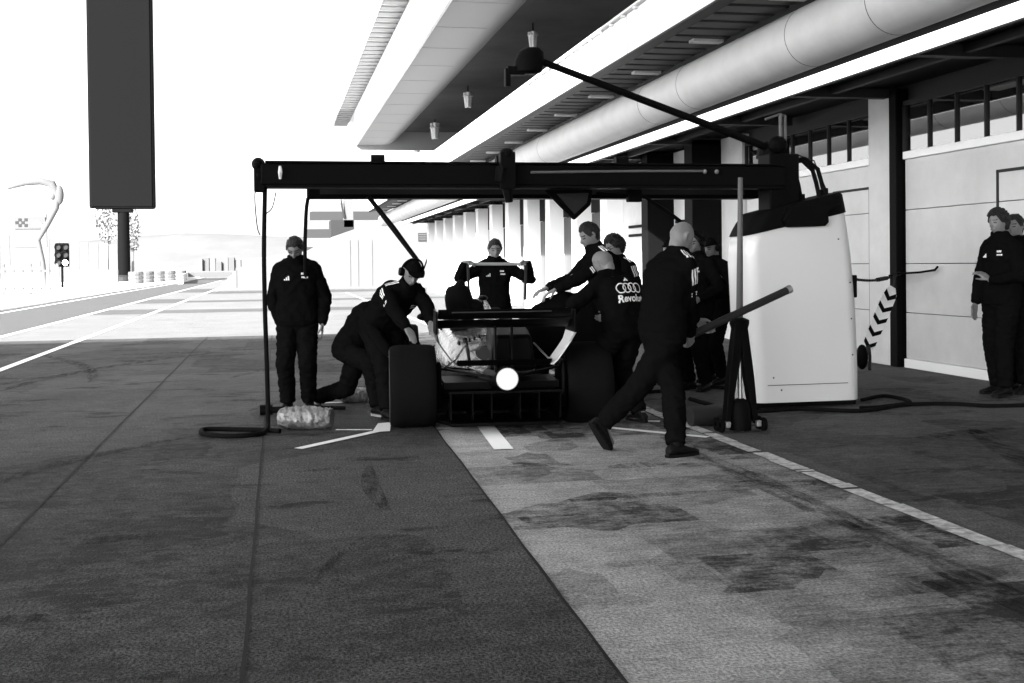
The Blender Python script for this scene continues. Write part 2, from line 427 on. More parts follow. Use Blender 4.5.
# bays: door from y0 to y1
def garage_door(y0, y1, zt, mdoor, wicket=True):
    d = MB(); x = WX+.05
    zs = [.12, .72, 1.36, 2.06, zt-.06]
    for a, b in zip(zs, zs[1:]): d.bx(x, x+.05, y0, y1, a+.004, b-.004)
    o = d.build('garage_door', mdoor, pit, bevel=.006)
    b = MB(); b.bx(x-.035, x+.06, y0, y1, .0, .12); b.build('bottom_rail', M_white, o, bevel=.01)
    b = MB(); b.bx(x+.052, x+.06, y0, y1, .12, zt-.06); b.build('joint_backing', M_dark, o)
    b = MB(); b.bx(x-.04, x+.07, y0, y1, zt-.06, zt+.04); b.build('transom_rail', M_white, o, bevel=.01)
    if wicket:
        w = MB(); yw = wicket if isinstance(wicket, float) else y0+(y1-y0)*.18
        for c in ((yw, yw+.035, .14, 2.42), (yw+1.05, yw+1.085, .14, 2.42), (yw, yw+1.085, 2.39, 2.425)):
            w.bx(x-.012, x+.02, c[0], c[1], c[2], c[3])
        w.build('wicket_door_frame', M_dark, o)
    # transom lights
    n = max(3, round((y1-y0)/.62)); z1 = 3.42
    w = MB(); w.bx(x-.03, x+.05, y0, y1, z1, z1+.06)
    for i in range(n+1):
        y = y0+(y1-y0)*i/n; w.bx(x-.03, x+.05, y-.013, y+.013, zt+.04, z1)
    f = w.build('transom_window', M_dark, pit)
    p = MB(); p.bx(x+.0, x+.02, y0, y1, zt+.04, z1); p.build('pane', M_glass, f)
bays = [(-6.6, -1.0), (-.2, 5.2), (5.7, 8.4), (8.4, 13.72), (14.6, 18.9)]
for i, (a, b) in enumerate(bays): garage_door(a, b, 2.78, M_door, (True, True, False, 10.68, 14.62)[i])
# near pillars: broad white pilaster and black down pipe by each
for a, b in ((13.95, 14.55), (18.95, 19.7), (-.95, -.25)):
    c = MB(); c.bx(WX-.02, WX+.4, a, b, 0, 3.65); c.build('pilaster', M_door, pit, bevel=.012)
c = MB(); c.bx(WX-.06, WX+.3, 13.76, 13.94, 0, 3.66); c.build('column', M_black, pit, bevel=.012)
c = MB(); c.bx(WX-.1, WX+.3, 5.25, 5.6, 0, 3.66); c.build('column', M_black, pit, bevel=.012)
for y in (20.0, 22.6):
    c = MB(); c.bx(WX-.55, WX+.3, y, y+.42, 0, 3.66); c.build('column', M_black, pit, bevel=.012)
# far row of fins and shutters
far_edges = [26.2, 29.0, 32.0, 35.0, 38.0, 41.0, 44.0, 47.0, 50.0, 53.0, 56.0, 59.0]
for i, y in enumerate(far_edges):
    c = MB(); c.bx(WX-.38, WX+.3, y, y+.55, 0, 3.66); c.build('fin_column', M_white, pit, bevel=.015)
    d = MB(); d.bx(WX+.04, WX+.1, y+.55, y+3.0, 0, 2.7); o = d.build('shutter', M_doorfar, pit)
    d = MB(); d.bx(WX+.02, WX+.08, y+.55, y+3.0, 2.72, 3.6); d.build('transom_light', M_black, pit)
# openings seen behind the boom between y 20 and 26: white wall with barred windows
w = MB(); w.bx(WX+.02, WX+.1, 19.7, 26.2, 0, 3.66); wl = w.build('rear_wall', M_door, pit)
for y0, y1, z0, z1 in ((20.6, 22.4, 2.0, 3.1), (23.2, 25.6, 2.0, 3.1)):
    w = MB(); w.bx(WX-.03, WX+.01, y0, y1, z0, z0+.06); w.bx(WX-.03, WX+.01, y0, y1, z0+.2, z0+.26); w.bx(WX-.03, WX+.01, y0, y1, z1-.25, z1); w.build('window_bars', M_black, pit)
# walls above and behind
w = MB(); w.bx(WX+.12, WX+.5, -22, 62.1, 0, 3.7); w.build('wall', M_dark, pit)
w = MB(); w.bx(7.4, 15., -22, 45, 3.95, 11.2); w.build('upper_storey', M_dsoffit, pit)
# ceiling over the apron with cross beams
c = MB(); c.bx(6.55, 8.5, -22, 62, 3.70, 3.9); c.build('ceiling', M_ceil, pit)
for y in [-10+3.0*i for i in range(24)]:
    b = MB(); b.bx(6.6, WX+.02, y, y+.14, 3.56, 3.69); b.build('ceiling_beam', M_cbeam, pit)
b = MB(); b.bx(7.15, 7.23, -22, 62, 3.6, 3.69); b.build('cable_tray', M_cbeam, pit)
# white edge strip
s_ = MB(); s_.bx(6.49, 6.55, -22, 62, 3.565, 3.705); s_.build('light_strip', M_strip, pit, bevel=.008)
s_ = MB(); s_.bx(6.553, 6.60, -22, 62, 3.555, 3.699); s_.build('strip_blocker', M_cbeam, pit)  # added dark box that keeps the strip's light out of the window reflections
for y in [-8+4.1*i for i in range(16)]:
    b = MB(); b.bx(6.62, 6.86, y, y+1.3, 3.655, 3.695); b.build('tube_light_fitting', M_pale, pit)
# duct
d = MB(); n = 32
prof = []
for y in [-22+84*i/60 for i in range(61)]: prof.append((.325, y))
d.lathe([(.0, -22)]+[(.325, -22), (.325, 62)]+[(0, 62)], (5.62, 0, 3.81), (0, 1, 0), 48)
du = d.build('ventilation_duct', M_duct, pit, smooth=True)
for y in [-9+1.7*i for i in range(36)]:
    r = MB(); r.lathe([(.32, y), (.327, y), (.327, y+.008), (.32, y+.008)], (5.62, 0, 3.81), (0, 1, 0), 40, close=True); r.build('duct_seam', M_dark if random.random() < .55 else M_duct, du, smooth=False)
# slatted soffit beside the duct
sl = MB(); y = -10
while y < 60:
    sl.bx(4.74, 5.56, y, y+.30, 4.20, 4.235); y += .42
sl.build('slatted_soffit', M_beam, pit)
b = MB(); b.bx(4.74, 8.4, -22, 60, 4.36, 4.42); b.build('deck', M_ceil, pit)
for y in [-8+2.4*i for i in range(28)]:
    b = MB(); b.bx(5.1, 5.5, y, y+.16, 4.16, 4.195); b.build('strip_lamp', M_pale, pit)
# fascia with bolted top flange
f = MB(); f.bx(4.62, 4.73, -22, 60, 4.19, 4.74); fa = f.build('fascia', M_white, pit, bevel=.01)
f = MB(); f.bx(4.56, 4.80, -22, 60, 4.743, 4.775)
for i in range(110): f.box((4.59, -6+.55*i, 4.725), (.05, .06, .035))
f.build('top_flange', M_pale, fa)
f = MB(); f.bx(4.58, 4.76, -22, 60, 4.162, 4.187); f.build('bottom_flange', M_dark, fa)
for i in range(12):
    f = MB(); f.bx(4.612, 4.619, -6+5.2*i, -5.992+5.2*i, 4.2, 4.73); f.build('panel_joint', M_eave, fa)
# great soffit: flat pale panel, curved shoulder, dark recess
P = [(3.07, 6.07), (4.05, 6.07)]
for i in range(1, 9):
    a = i/8*PI/2*.8; P.append((4.05+.75*math.sin(a), 6.07+.75*(1-math.cos(a))))
P2 = [(x, z+.06) for x, z in reversed(P)]
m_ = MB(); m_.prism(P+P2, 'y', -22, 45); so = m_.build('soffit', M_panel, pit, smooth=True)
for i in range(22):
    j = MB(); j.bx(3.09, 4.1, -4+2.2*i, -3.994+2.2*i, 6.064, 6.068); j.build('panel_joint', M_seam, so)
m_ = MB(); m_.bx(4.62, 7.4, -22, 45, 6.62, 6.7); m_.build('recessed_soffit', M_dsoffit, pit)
# parapet above the soffit edge with drip lines
p_ = MB(); p_.bx(3.0, 3.07, -22, 45.05, 6.05, 7.42); pa = p_.build('parapet', M_white, pit, bevel=.01)
p_ = MB(); p_.bx(2.985, 2.998, -22, 45.05, 6.12, 6.135); p_.build('drip_line', M_beam, pa)
# slatted light soffit at the next level
l_ = MB(); y = 4
while y < 50:
    l_.bx(2.44, 3.02, y, y+.34, 7.43, 7.47); y += .62
l_.build('slatted_eave', M_eave, pit)
l_ = MB(); l_.bx(2.42, 7.4, -22, 50, 7.56, 7.64); l_.bx(2.36, 2.42, -22, 50, 7.42, 8.5); l_.build('roof_edge', M_white, pit, bevel=.01)
e_ = MB(); e_.bx(3.07, 7.4, 45.02, 45.1, 5.9, 7.4); e_.build('end_panel', M_panel, pit)

# unseen canopy added to shade the near lane, carried by the building and pylons
can = thing('shade_canopy', (-22.6, 4, 0), 'unseen high canopy added above the camera to shade the pit lane', 'canopy')
c = MB(); c.bx(-22.6, 7.4, -46, 5.5, 11.25, 11.6); c.build('shade_slab', M_dsoffit, can, bevel=.03)
for y in (-40, -18, 3):
    c = MB(); c.bx(-23.0, -22.2, y, y+.8, 0, 11.25); c.build('added_pylon', M_concrete, can, bevel=.05)

# emergency lamps hanging under the dark soffit
def hanging_lamp(u, v, z, label, s=1.):
    d = ray(u, v); p = d*((z-CH)/d.z)+V((0, 0, CH))
    t = thing('hanging_lamp', p, label, 'lamp', 'lamps under the soffit')
    m = MB(); m.cone(p+V((0, 0, .1)), (p.x, p.y, 6.62), .018, .018, 8); m.build('stem', M_dark, t)
    for i in range(3):
        a = i*2*PI/3+.4; m = MB(); m.cone(p+V((.1*math.cos(a), .1*math.sin(a), .22))*s, p+V((.06*math.cos(a), .06*math.sin(a), -.22))*s, .05*s, .04*s, 10); m.build('tube_shade', M_white, t)
    m = MB(); m.lathe([(0, .2), (.13*s, .16), (.15*s, .1), (.04*s, .06)], p, (0, 0, 1), 14); m.build('cap', M_pale, t)
hanging_lamp(533, 40, 6.25, 'nearest white cluster lamp under the soffit, just above the housing of the raised arm', .8)
hanging_lamp(468, 100, 6.2, 'second white cluster lamp under the dark soffit, slim and long')
hanging_lamp(435, 131, 6.2, 'third white cluster lamp under the soffit, broad and bright', 1.3)
hanging_lamp(417, 146, 6.2, 'farthest small white cluster lamp under the soffit end', 1.2)

# white ramp building closing the view
rb = thing('ramp_building', (3, 68, 0), 'white building with a sloping ramp wall at the far end of the garages', 'building')
def pz(u, v, Y): p = at(u, v, Y); return (p.x, p.z)
Y0 = 68.
poly = [pz(u, v, Y0) for u, v in ((216, 291), (228, 278), (241, 267), (258, 258), (307, 251), (332, 237), (358, 228), (396, 218), (470, 211), (470, 291))]
poly[0] = (poly[0][0], 0); poly[-1] = (poly[-1][0], 0)
m = MB(); m.prism(poly, 'y', Y0, Y0+6); m.build('ramp_wall', M_farw, rb, bevel=.04)
for u in (236, 350, 358, 372):
    p = at(u, 262, Y0); m = MB(); m.bx(p.x-.03, p.x+.03, Y0-.03, Y0+.01, .2, at(u, 240 if u > 300 else 268, Y0).z); m.build('wall_joint', M_far, rb)
a, b = at(418, 233, Y0), at(436, 241, Y0); m = MB(); m.bx(a.x, b.x, Y0-.06, Y0+.1, b.z, a.z); v_ = m.build('vent_grille', M_dark, rb)
m = MB()
for i in range(4): m.bx(a.x+.02, b.x-.02, Y0-.1, Y0-.065, b.z+.05+i*.11, b.z+.09+i*.11)
m.build('slats', M_beam, v_)
tr = thing('stepped_stand', (5, 95, 0), 'pale stepped stand with striped tiers behind the ramp wall', 'grandstand')
for i in range(7):
    a, b = at(300+2*i, 262-i*9, 95+i), at(338, 268-i*9, 95+i)
    m = MB(); m.bx(a.x, b.x+6, 95+i*1.2, 96.2+i*1.2, 0, at(300, 256-i*9, 95+i).z); m.build('tier', M_cbeam if i % 2 else M_farw, tr, bevel=.03)
lt = thing('louvred_tower', (7, 82, 0), 'dark louvred plant tower rising behind the ramp wall', 'tower')
a, b = at(331, 232, 82), at(354, 220, 82)
m = MB(); m.bx(a.x, b.x, 82, 85, 0, b.z); m.build('tower_body', M_dark, lt)
a, b = at(344, 220, 82), at(353, 200, 82)
m = MB(); m.bx(a.x, b.x, 82, 83, a.z-.5, b.z); m.build('chimney', M_beam, lt)
m = MB(); m.bar(at(344, 218, 81.9), at(341, 200, 81.9), .12); m.build('vent_pipe', M_dark, lt)

# ================================================================== LEFT BACKGROUND
bb = thing('screen_tower', (-15.1, 120, 0), 'tall dark billboard screen on a single thick pole beside the pit exit', 'billboard')
a, b = at(90, 209, 120), at(152, -6, 120)
m = MB(); m.bx(a.x, b.x, 119.4, 121.0, a.z, b.z+4); sc = m.build('screen', M_screen, bb, bevel=.25)
m = MB(); m.bx(a.x+.25, b.x-.25, 119.33, 119.38, a.z+.25, b.z+3.7); m.build('screen_face', M_screen, sc)
p = at(123.5, 240, 120); m = MB(); m.cone((p.x, 120.2, 0), (p.x, 120.2, a.z+.4), .62, .56, 20); m.build('pole', M_screen, bb, smooth=True)
m = MB(); m.bx(p.x-1.0, p.x+.9, 119.6, 120.8, a.z-.35, a.z-.01); m.build('pole_head', M_screen, bb, bevel=.05)
m = MB(); m.lathe([(0, 0), (1.0, 0), (1.0, .5), (.7, .7), (0, .7)], (p.x, 120.2, 0), (0, 0, 1), 20); m.build('base_collar', M_dark, bb)
q = at(94, 211, 119); m = MB(); m.ell(q, (.28, .25, .25)); m.ell(q+V((.4, 0, -.2)), (.2, .2, .2)); m.build('loudspeaker_horn', M_pale, bb)

tl = thing('traffic_light', (gr(62, 288).x, 88, 0), 'black six-lens pit exit traffic light on a thin post, lower right lens lit', 'traffic light')
x = gr(62, 288).x
a, b = at(55, 267, 88), at(69, 243, 88)
m = MB(); m.bx(a.x, b.x, 87.85, 88.2, a.z, b.z); hs = m.build('housing', M_black, tl, bevel=.12)
cx, cz = (a.x+b.x)/2, (a.z+b.z)/2
for r in range(3):
    for c in range(2):
        lit = (r == 0 and c == 1); q = (cx-.25+.5*c, 87.83, cz-.56+.56*r)
        m = MB(); m.lathe([(0, .03), (.19 if not lit else .2, .03), (.19, -.02), (0, -.02)], q, (0, -1, 0), 18); m.build('lens', M_lit if lit else M_dark, tl)
        m = MB(); m.lathe([(.205, -.02), (.205, .16), (.225, .16), (.225, -.02)], q, (0, -1, 0), 18, close=True); m.build('visor', M_black, tl)
m = MB(); m.cone((cx, 88, 0), (cx, 88, a.z+.1), .09, .08, 10); m.build('post', M_black, tl)

def picket_fence(u0, u1, Y, h, label):
    a, b = at(u0, 290, Y), at(u1, 290, Y)
    t = thing('picket_fence', (a.x, Y, 0), label, 'fence')
    m = MB(); n = int((b.x-a.x)/.42)
    for i in range(n+1):
        x = a.x+(b.x-a.x)*i/n; m.bx(x-.09, x+.09, Y-.02, Y+.02, .1, h+.08*math.sin(i*1.7))
    m.build('pickets', M_farw, t)
    m = MB(); m.bx(a.x, b.x, Y+.025, Y+.07, .3, .4); m.bx(a.x, b.x, Y+.025, Y+.07, h-.35, h-.25); m.build('rail', M_far, t)
    for i in range(4):
        x = a.x+(b.x-a.x)*i/3; m = MB(); m.bx(x-.06, x+.06, Y+.075, Y+.2, 0, h+.1); m.build('post', M_fard, t)
picket_fence(-24, 57, 66, 1.6, 'white picket fence at the left edge beyond the track')
ws = thing('trackside_wall', (-22, 125, 0), 'long pale hoarding wall of tall panels behind the traffic light', 'wall')
a, b = at(-30, 250, 125), at(118, 250, 125)
n = 15
for i in range(n):
    x0 = a.x+(b.x-a.x)*i/n; x1 = a.x+(b.x-a.x)*(i+1)/n; h = at(60, 232+14*i/n, 125).z
    m = MB(); m.bx(x0+.05, x1-.05, 125, 125.15, 0, h); m.build('hoarding_panel', M_farw if i % 3 else M_far, ws)
lw = MB(); a, b = at(64, 272, 110), at(118, 272, 110); lw.bx(a.x, b.x, 110, 110.5, 0, at(80, 270, 110).z); tag(lw.build('low_wall', M_farw, bevel=.05), 'low white wall between the traffic light and the billboard pole', 'wall')
sg = thing('picture_sign', (at(28, 280, 95).x, 95, 0), 'pale sign board with a chequered picture panel on a broad post', 'sign')
a, b = at(11, 232, 95), at(47, 214, 95); m = MB(); m.bx(a.x, b.x, 94.8, 95, a.z-1.2, b.z); m.build('board', M_farw, sg, bevel=.03)
m = MB(); a2, b2 = at(14, 229, 94.7), at(45, 217, 94.7); m.bx(a2.x, b2.x, 94.72, 94.78, a2.z, b2.z); pn = m.build('picture_panel', M_fard, sg)
m = MB()
for i in range(4):
    for j in range(3):
        if (i+j) % 2: m.bx(a2.x+.1+.22*i, a2.x+.32+.22*i, 94.69, 94.715, b2.z-.32-.22*j, b2.z-.1-.22*j)
m.build('chequer', M_dark, pn)
m = MB(); m.prism([(a2.x+1.1, a2.z+.1), (a2.x+2.3, a2.z+.1), (a2.x+1.9, a2.z+.6), (a2.x+1.5, a2.z+.65)], 'y', 94.69, 94.715); m.build('car_shape', M_beam, pn)
m = MB(); p = at(28, 250, 95); m.bx(p.x-.9, p.x+.9, 94.85, 95.0, 0, a.z-1.2); m.build('post', M_far, sg)
cl = thing('curved_lamp', (at(46, 290, 90).x, 90, 0), 'tall pale lamp with a long curved arm bending left over the fence', 'street lamp')
pts = [at(u, v, 90) for u, v in ((46, 292), (43, 262), (38, 240), (47, 225), (56, 208), (58, 196), (52, 184), (40, 181), (25, 183), (8, 188))]
pts[0].z = 0
m = MB(); m.tube(pts, [.16, .16, .18, .2, .22, .25, .3, .28, .2, .12], 10); m.build('arm', M_fard, cl, smooth=True)
m = MB(); m.ell(at(59, 195, 90), (.35, .3, .75)); m.ell(at(53, 196, 90), (.25, .25, .3)); m.build('lamp_head', M_fard, cl, smooth=True)

def small_tree(u, vb, Y, h, r, label, seed):
    p = at(u, 285, Y); R = random.Random(seed)
    t = thing('tree', (p.x, Y, 0), label, 'tree')
    m = MB(); m.tube([(p.x, Y, 0), (p.x+.05, Y, h*.5), (p.x-.05, Y, h*.85)], [.16, .11, .05], 8)
    for i in range(6):
        a = R.uniform(0, 6.28); z = h*R.uniform(.45, .75); m.tube([(p.x, Y, z), (p.x+r*.7*math.cos(a), Y+r*.7*math.sin(a), z+r*.6)], [.05, .02], 6)
    m.build('trunk', M_bark, t)
    m = MB()
    for i in range(560):
        a = R.uniform(0, 6.28); q = R.random()**.6; z = R.uniform(-1, 1); k = math.sqrt(max(0, 1-z*z))*q
        c = V((p.x+r*k*math.cos(a), Y+r*k*math.sin(a), h*.72+z*h*.3))
        if noise.noise(c*1.3) < -.15: continue
        e = V((R.gauss(0, 1), R.gauss(0, 1), R.gauss(0, 1))).normalized(); f_ = e.orthogonal().normalized(); s = R.uniform(.12, .3)
        m.add([c-e*s, c-f_*s*.5, c+e*s, c+f_*s*.5], [(0, 1, 2, 3)])
    m.build('crown', M_leaf, t)
small_tree(108, 0, 128, 9.2, 1.3, 'slim pale tree just left of the billboard pole', 3)
small_tree(133, 0, 128, 7.6, 1.0, 'small pale tree just right of the billboard pole', 5)

gb = thing('tyre_barrier', (at(150, 282, 105).x, 105, 0), 'low grey barrier of stacked tyre blocks where the pit exit bends', 'barrier')
for i in range(5):
    p = at(136+11*i, 280, 105+4*i); m = MB()
    for k_ in range(3): m.lathe([(.2, 0), (.62, 0), (.66, .17), (.62, .34), (.2, .34)], (p.x, 105+4*i, .36*k_), (0, 0, 1), 14, close=True)
    m.build('tyre_stack', M_fard if i % 2 else M_beam, gb)
wk = MB(); P_ = [gr(u, v) for u, v in ((180, 284), (186, 279), (184, 276.5), (177, 274.5))]
for a, b in zip(P_, P_[1:]): wk.bar(a+V((0, 0, .4)), b+V((0, 0, .4)), .5, .8)
tag(wk.build('white_barrier', M_concrete), 'white curving concrete barrier at the bend of the pit exit', 'barrier')
gw = MB(); a, b = at(186, 275, 165), at(232, 274, 165); gw.bx(a.x, b.x, 165, 165.4, 0, a.z+.35); tag(gw.build('guard_rail', M_fard), 'long grey guard rail across the far end of the road', 'barrier')
R = random.Random(5)
fb = thing('distant_building', (at(215, 270, 400).x, 400, 0), 'row of faint pale buildings on the horizon left of the ramp wall', 'building')
for i in range(7):
    a, b = at(196+6.5*i, 271, 400), at(201.5+6.5*i, 262-R.random()*5, 400)
    m = MB(); m.bx(a.x, b.x, 400+R.random()*5, 410, 0, b.z); m.build('block', M_fard if i % 2 else M_far, fb)


# ================================================================== GANTRY
ga = thing('pit_gantry', (4.95, 10.7, 0), 'black overhead pit gantry boom with a white equipment cabinet at its right foot', 'gantry')
def rrect(x0, x1, y0, y1, r, n=6):
    out = []
    for cx_, cy_, a0 in ((x1-r, y1-r, 0), (x0+r, y1-r, PI/2), (x0+r, y0+r, PI), (x1-r, y0+r, 1.5*PI)):
        out += [(cx_+r*math.cos(a0+PI/2*i/n), cy_+r*math.sin(a0+PI/2*i/n)) for i in range(n+1)]
    return out
def htop(x): return 1.80+.26*max(0, (x-4.3)/1.1)
def csec(t, grow=0., n=8):
    xl = 4.40-.08*t; xr = 5.56-.03*t-.14*t**3
    if t > .80: xl += .16*((t-.80)/.20)**2.2
    return [(x, y, .06+t*(htop(x)-.06)) for x, y in rrect(xl-grow, xr+grow, 10.25-grow, 10.80+grow, .16, n)]
rings = [[V(p) for p in csec(t)] for t in (0, .02, .1, .25, .4, .55, .7, .8, .85, .9, .94, .97, 1.0)]
m = MB(); m.loft(rings); cab = m.build('cabinet', M_hood, ga, smooth=True)
m = MB(); m.loft([[V(p) for p in csec(t, .012)] for t in (.91, .93, .95, .97, 1.0)]+[[V((p[0], p[1], p[2]+.03)) for p in csec(1.0, -.01)]]); m.build('cap', M_black, ga, smooth=True)
m = MB(); poly = [(4.78, 1.93), (4.70, 1.80), (4.76, 1.735), (5.14, 1.745), (5.18, 1.78), (5.17, 1.88), (5.3, 1.96)]
m.prism(poly, 'y', 10.19, 10.26); m.build('cap_flap', M_black, ga, bevel=.012)
m = MB(); m.bx(4.56, 5.39, 10.244, 10.249, .225, .232); m.build('panel_seam', M_beam, cab)
m = MB(); p = at(853, 312, 10.2); m.box((5.49, 10.36, 1.16), (.08, .10, .22)); m.build('side_latch', M_black, cab, bevel=.01)
m = MB()
for x, z in ((5.42, 1.2), (5.43, .85), (5.44, .5), (4.62, .3), (4.7, .18), (5.3, 1.62)): m.ell((x, 10.246, z), (.009, .008, .009), n=8, m=6)
m.build('rivets', M_beam, cab)
m = MB(); m.bx(4.44, 5.5, 10.3, 10.75, 0.012, .062); m.build('plinth', M_black, ga)
# mast and head
m = MB(); m.bx(4.69, 5.0, 10.45, 10.74, 1.8, 2.46); m.build('mast', M_black, ga, bevel=.015)
m = MB(); m.cone((4.86, 10.78, 2.44), (4.86, 10.78, 2.60), .16, .13, 18); m.bx(4.80, 4.98, 10.62, 10.9, 2.44, 2.56); m.ell((4.85, 10.62, 2.56), (.10, .09, .09)); m.build('swivel_head', M_black, ga, bevel=.01)
m = MB(); m.cone((4.92, 10.7, 2.55), (4.92, 10.7, 2.88), .018, .018, 10); m.cone((4.98, 10.72, 2.55), (4.98, 10.72, 2.86), .014, .014, 10); m.tube([(4.98, 10.72, 2.86), (4.9, 10.7, 2.87), (4.75, 10.68, 2.82)], .012); m.build('cable_post', M_beam, ga)
# beams
m = MB(); m.bx(-.14, 4.84, 10.42, 10.56, 2.14, 2.335); bm_ = m.build('front_beam', M_black, ga, bevel=.012)
m = MB(); m.bx(-.1, 4.8, 10.38, 10.6, 2.115, 2.136); m.bx(-.1, 4.8, 10.385, 10.595, 2.338, 2.352); m.build('flange', M_black, bm_)
m = MB(); m.bx(.28, 4.86, 11.1, 11.32, 2.06, 2.30); b2 = m.build('rear_beam', M_black, ga, bevel=.012)
m = MB(); m.bx(.4, 4.7, 11.085, 11.097, 2.10, 2.16); m.build('light_channel', M_dark, b2)
for x in (.5, 1.9, 3.3, 4.5):
    m = MB(); m.bx(x, x+.1, 10.565, 11.095, 2.16, 2.28); m.build('cross_tie', M_black, ga)
m = MB(); m.ell((-.16, 10.5, 2.33), (.06, .09, .06)); m.ell((-.15, 10.5, 2.22), (.05, .08, .055)); m.bx(-.2, -.1, 10.44, 10.56, 2.08, 2.3); m.build('end_roller', M_black, ga, bevel=.01)
m = MB(); m.tube([(.03, 10.37, 2.30), (.03, 10.35, 2.25), (.03, 10.37, 2.19)], [.012, .02, .012]); m.build('end_latch', M_pale, ga)
for x in (.9, 2.05, 3.2):
    m = MB(); m.cone((x-.06, 10.49, 2.372), (x+.06, 10.49, 2.372), .05, .05, 12); m.build('pulley', M_black, ga)
# long conduit along the beam and its clips
m = MB(); m.tube([(2.3, 10.39, 2.26), (3.2, 10.39, 2.275), (4.0, 10.39, 2.28)], .012); m.build('conduit', M_beam, ga)
for x in (4.0, 4.12):
    m = MB(); m.ell((x, 10.39, 2.275), (.022, .02, .022), n=10, m=6); m.build('conduit_clip', M_steel, ga)
# centre hose trolley on the beam
m = MB(); m.bx(2.0, 2.14, 10.3, 10.415, 2.1, 2.44); m.ell((2.07, 10.36, 2.42), (.07, .07, .06)); m.cone((2.07, 10.36, 2.12), (2.09, 10.37, 1.98), .05, .035, 10); m.cone((2.02, 10.34, 2.3), (2.0, 10.34, 2.16), .06, .05, 10); m.build('hose_trolley', M_black, ga, bevel=.01)
# raised arm with camera housing
A, B = at(543, 62, 10.4), V((4.86, 10.72, 2.52))
m = MB(); m.cone(A, B, .032, .040, 12); ar = m.build('raised_arm', M_black, ga, smooth=True)
c = at(529, 60, 10.4)
m = MB(); m.loft([[V((c.x+dx+w*math.cos(t), 10.4+w*.8*math.sin(t), c.z+dz)) for t in [2*PI*i/16 for i in range(16)]] for dx, dz, w in ((-.02, -.13, .09), (-.01, -.11, .13), (0, -.02, .14), (.02, .07, .12), (.03, .11, .07))])
m.build('camera_housing', M_black, ga, smooth=True)
m = MB(); q = at(510, 72, 10.4); m.bx(q.x-.03, q.x+.13, 10.35, 10.45, q.z-.03, q.z+.05); m.bx(q.x-.05, q.x+.0, 10.36, 10.44, q.z-.14, q.z+.03); m.build('bracket', M_black, ga, bevel=.008)
# hoses from mast to cabinet
for dx, h in ((0., .0), (.06, .02), (.30, .03), (.37, .05)):
    x0 = 5.0; x1 = 5.02+dx*.8; zt = htop(x1)+.04
    m = MB(); m.tube([(x0, 10.7, 2.36+h), (x0+(x1-x0)*.5, 10.66, 2.38+h), (x1-.03, 10.64, 2.30+h*.5), (x1+.01, 10.64, (2.3+zt)/2), (x1, 10.55, zt-.05)], .022, 10); m.build('hose', M_rubber, ga, smooth=True)
    m = MB(); m.cone((x1, 10.55, zt-.05), (x1, 10.55, zt+.05), .035, .03, 12); m.build('hose_collar', M_black, ga)
m = MB(); m.tube([(5.05, 10.75, 2.5), (5.3, 10.75, 2.42), (5.35, 10.7, 2.25), (5.38, 10.6, 2.06)], .007, 6); m.build('guy_wire', M_dark, ga)
# short strut from the beam underside to the right, behind the heads
m = MB(); m.tube([at(596, 193, 10.9), at(645, 197, 10.95), at(668, 212, 11.0), at(705, 240, 11.1)], [.014, .016, .02, .02], 8); m.build('stay_rod', M_black, ga)
m = MB(); q = at(634, 196, 10.95); m.bx(q.x-.07, q.x+.07, 10.9, 11.0, q.z-.06, q.z+.09); m.build('stay_clamp', M_black, ga, bevel=.01)
# diagonal wand hanging on the left
wd = MB(); wd.tube([at(368, 196, 11.1), at(393, 228, 10.95), at(417, 260, 10.7)], [.022, .028, .022], 10)
tag(wd.build('hanging_wand', M_black, smooth=True), 'thin black wand hanging slanted from the gantry down to the bending mechanic', 'tool')
# tilted screen under the boom
ms = thing('monitor', at(568, 190, 10.8), 'dark flat monitor hanging tilted under the gantry beam', 'monitor')
P_ = [at(545, 190, 10.75), at(593, 189, 10.85), at(591, 205, 10.85), at(575, 220, 10.8)]
nrm = (P_[1]-P_[0]).cross(P_[2]-P_[0]).normalized()*.05
m = MB(); m.add(P_+[p+nrm for p in P_], [(0, 1, 2, 3), (7, 6, 5, 4), (0, 4, 5, 1), (1, 5, 6, 2), (2, 6, 7, 3), (3, 7, 4, 0)]); m.build('casing', M_black, ms, bevel=.01)
P2_ = [at(556, 194, 10.73), at(588, 193, 10.8), at(586, 203, 10.8), at(574, 214, 10.76)]
off = V((0, -.03, 0)); m = MB(); m.add([p+off for p in P2_]+[p+off*.5 for p in P2_], [(0, 1, 2, 3), (7, 6, 5, 4), (0, 4, 5, 1), (1, 5, 6, 2), (2, 6, 7, 3), (3, 7, 4, 0)]); m.build('screen', M_dark, ms)
m = MB(); q = at(583, 190, 10.85); m.bx(q.x-.03, q.x+.03, 10.82, 10.88, q.z-.02, 2.14); m.build('hanger', M_black, ms)

# hanging air hoses with their loops on the ground
def smooth_path(pts, k=6):
    out = []
    n = len(pts)
    for i in range(n-1):
        p0, p1, p2, p3 = pts[max(i-1, 0)], pts[i], pts[i+1], pts[min(i+2, n-1)]
        for j in range(k):
            t = j/k; out.append(.5*((2*p1)+(p2-p0)*t+(2*p0-5*p1+4*p2-p3)*t*t+(3*p1-p0-3*p2+p3)*t**3))
    out.append(pts[-1]); return out
hz = .03
pts = [at(265, 188, 10.49), at(264, 250, 10.45), at(265, 310, 10.4), at(267, 370, 10.3), at(268, 415, 10.2)]
pts += [gr(u, v, hz) for u, v in ((266, 431), (250, 435), (225, 436), (204, 434), (202, 430), (215, 429), (240, 429.5), (262, 430), (280, 431))]
h = MB(); h.tube(smooth_path(pts), .021, 10)
tag(h.build('air_hose', M_rubber, smooth=True), 'long black air hose hanging from the left boom end and looping on the asphalt', 'hose')
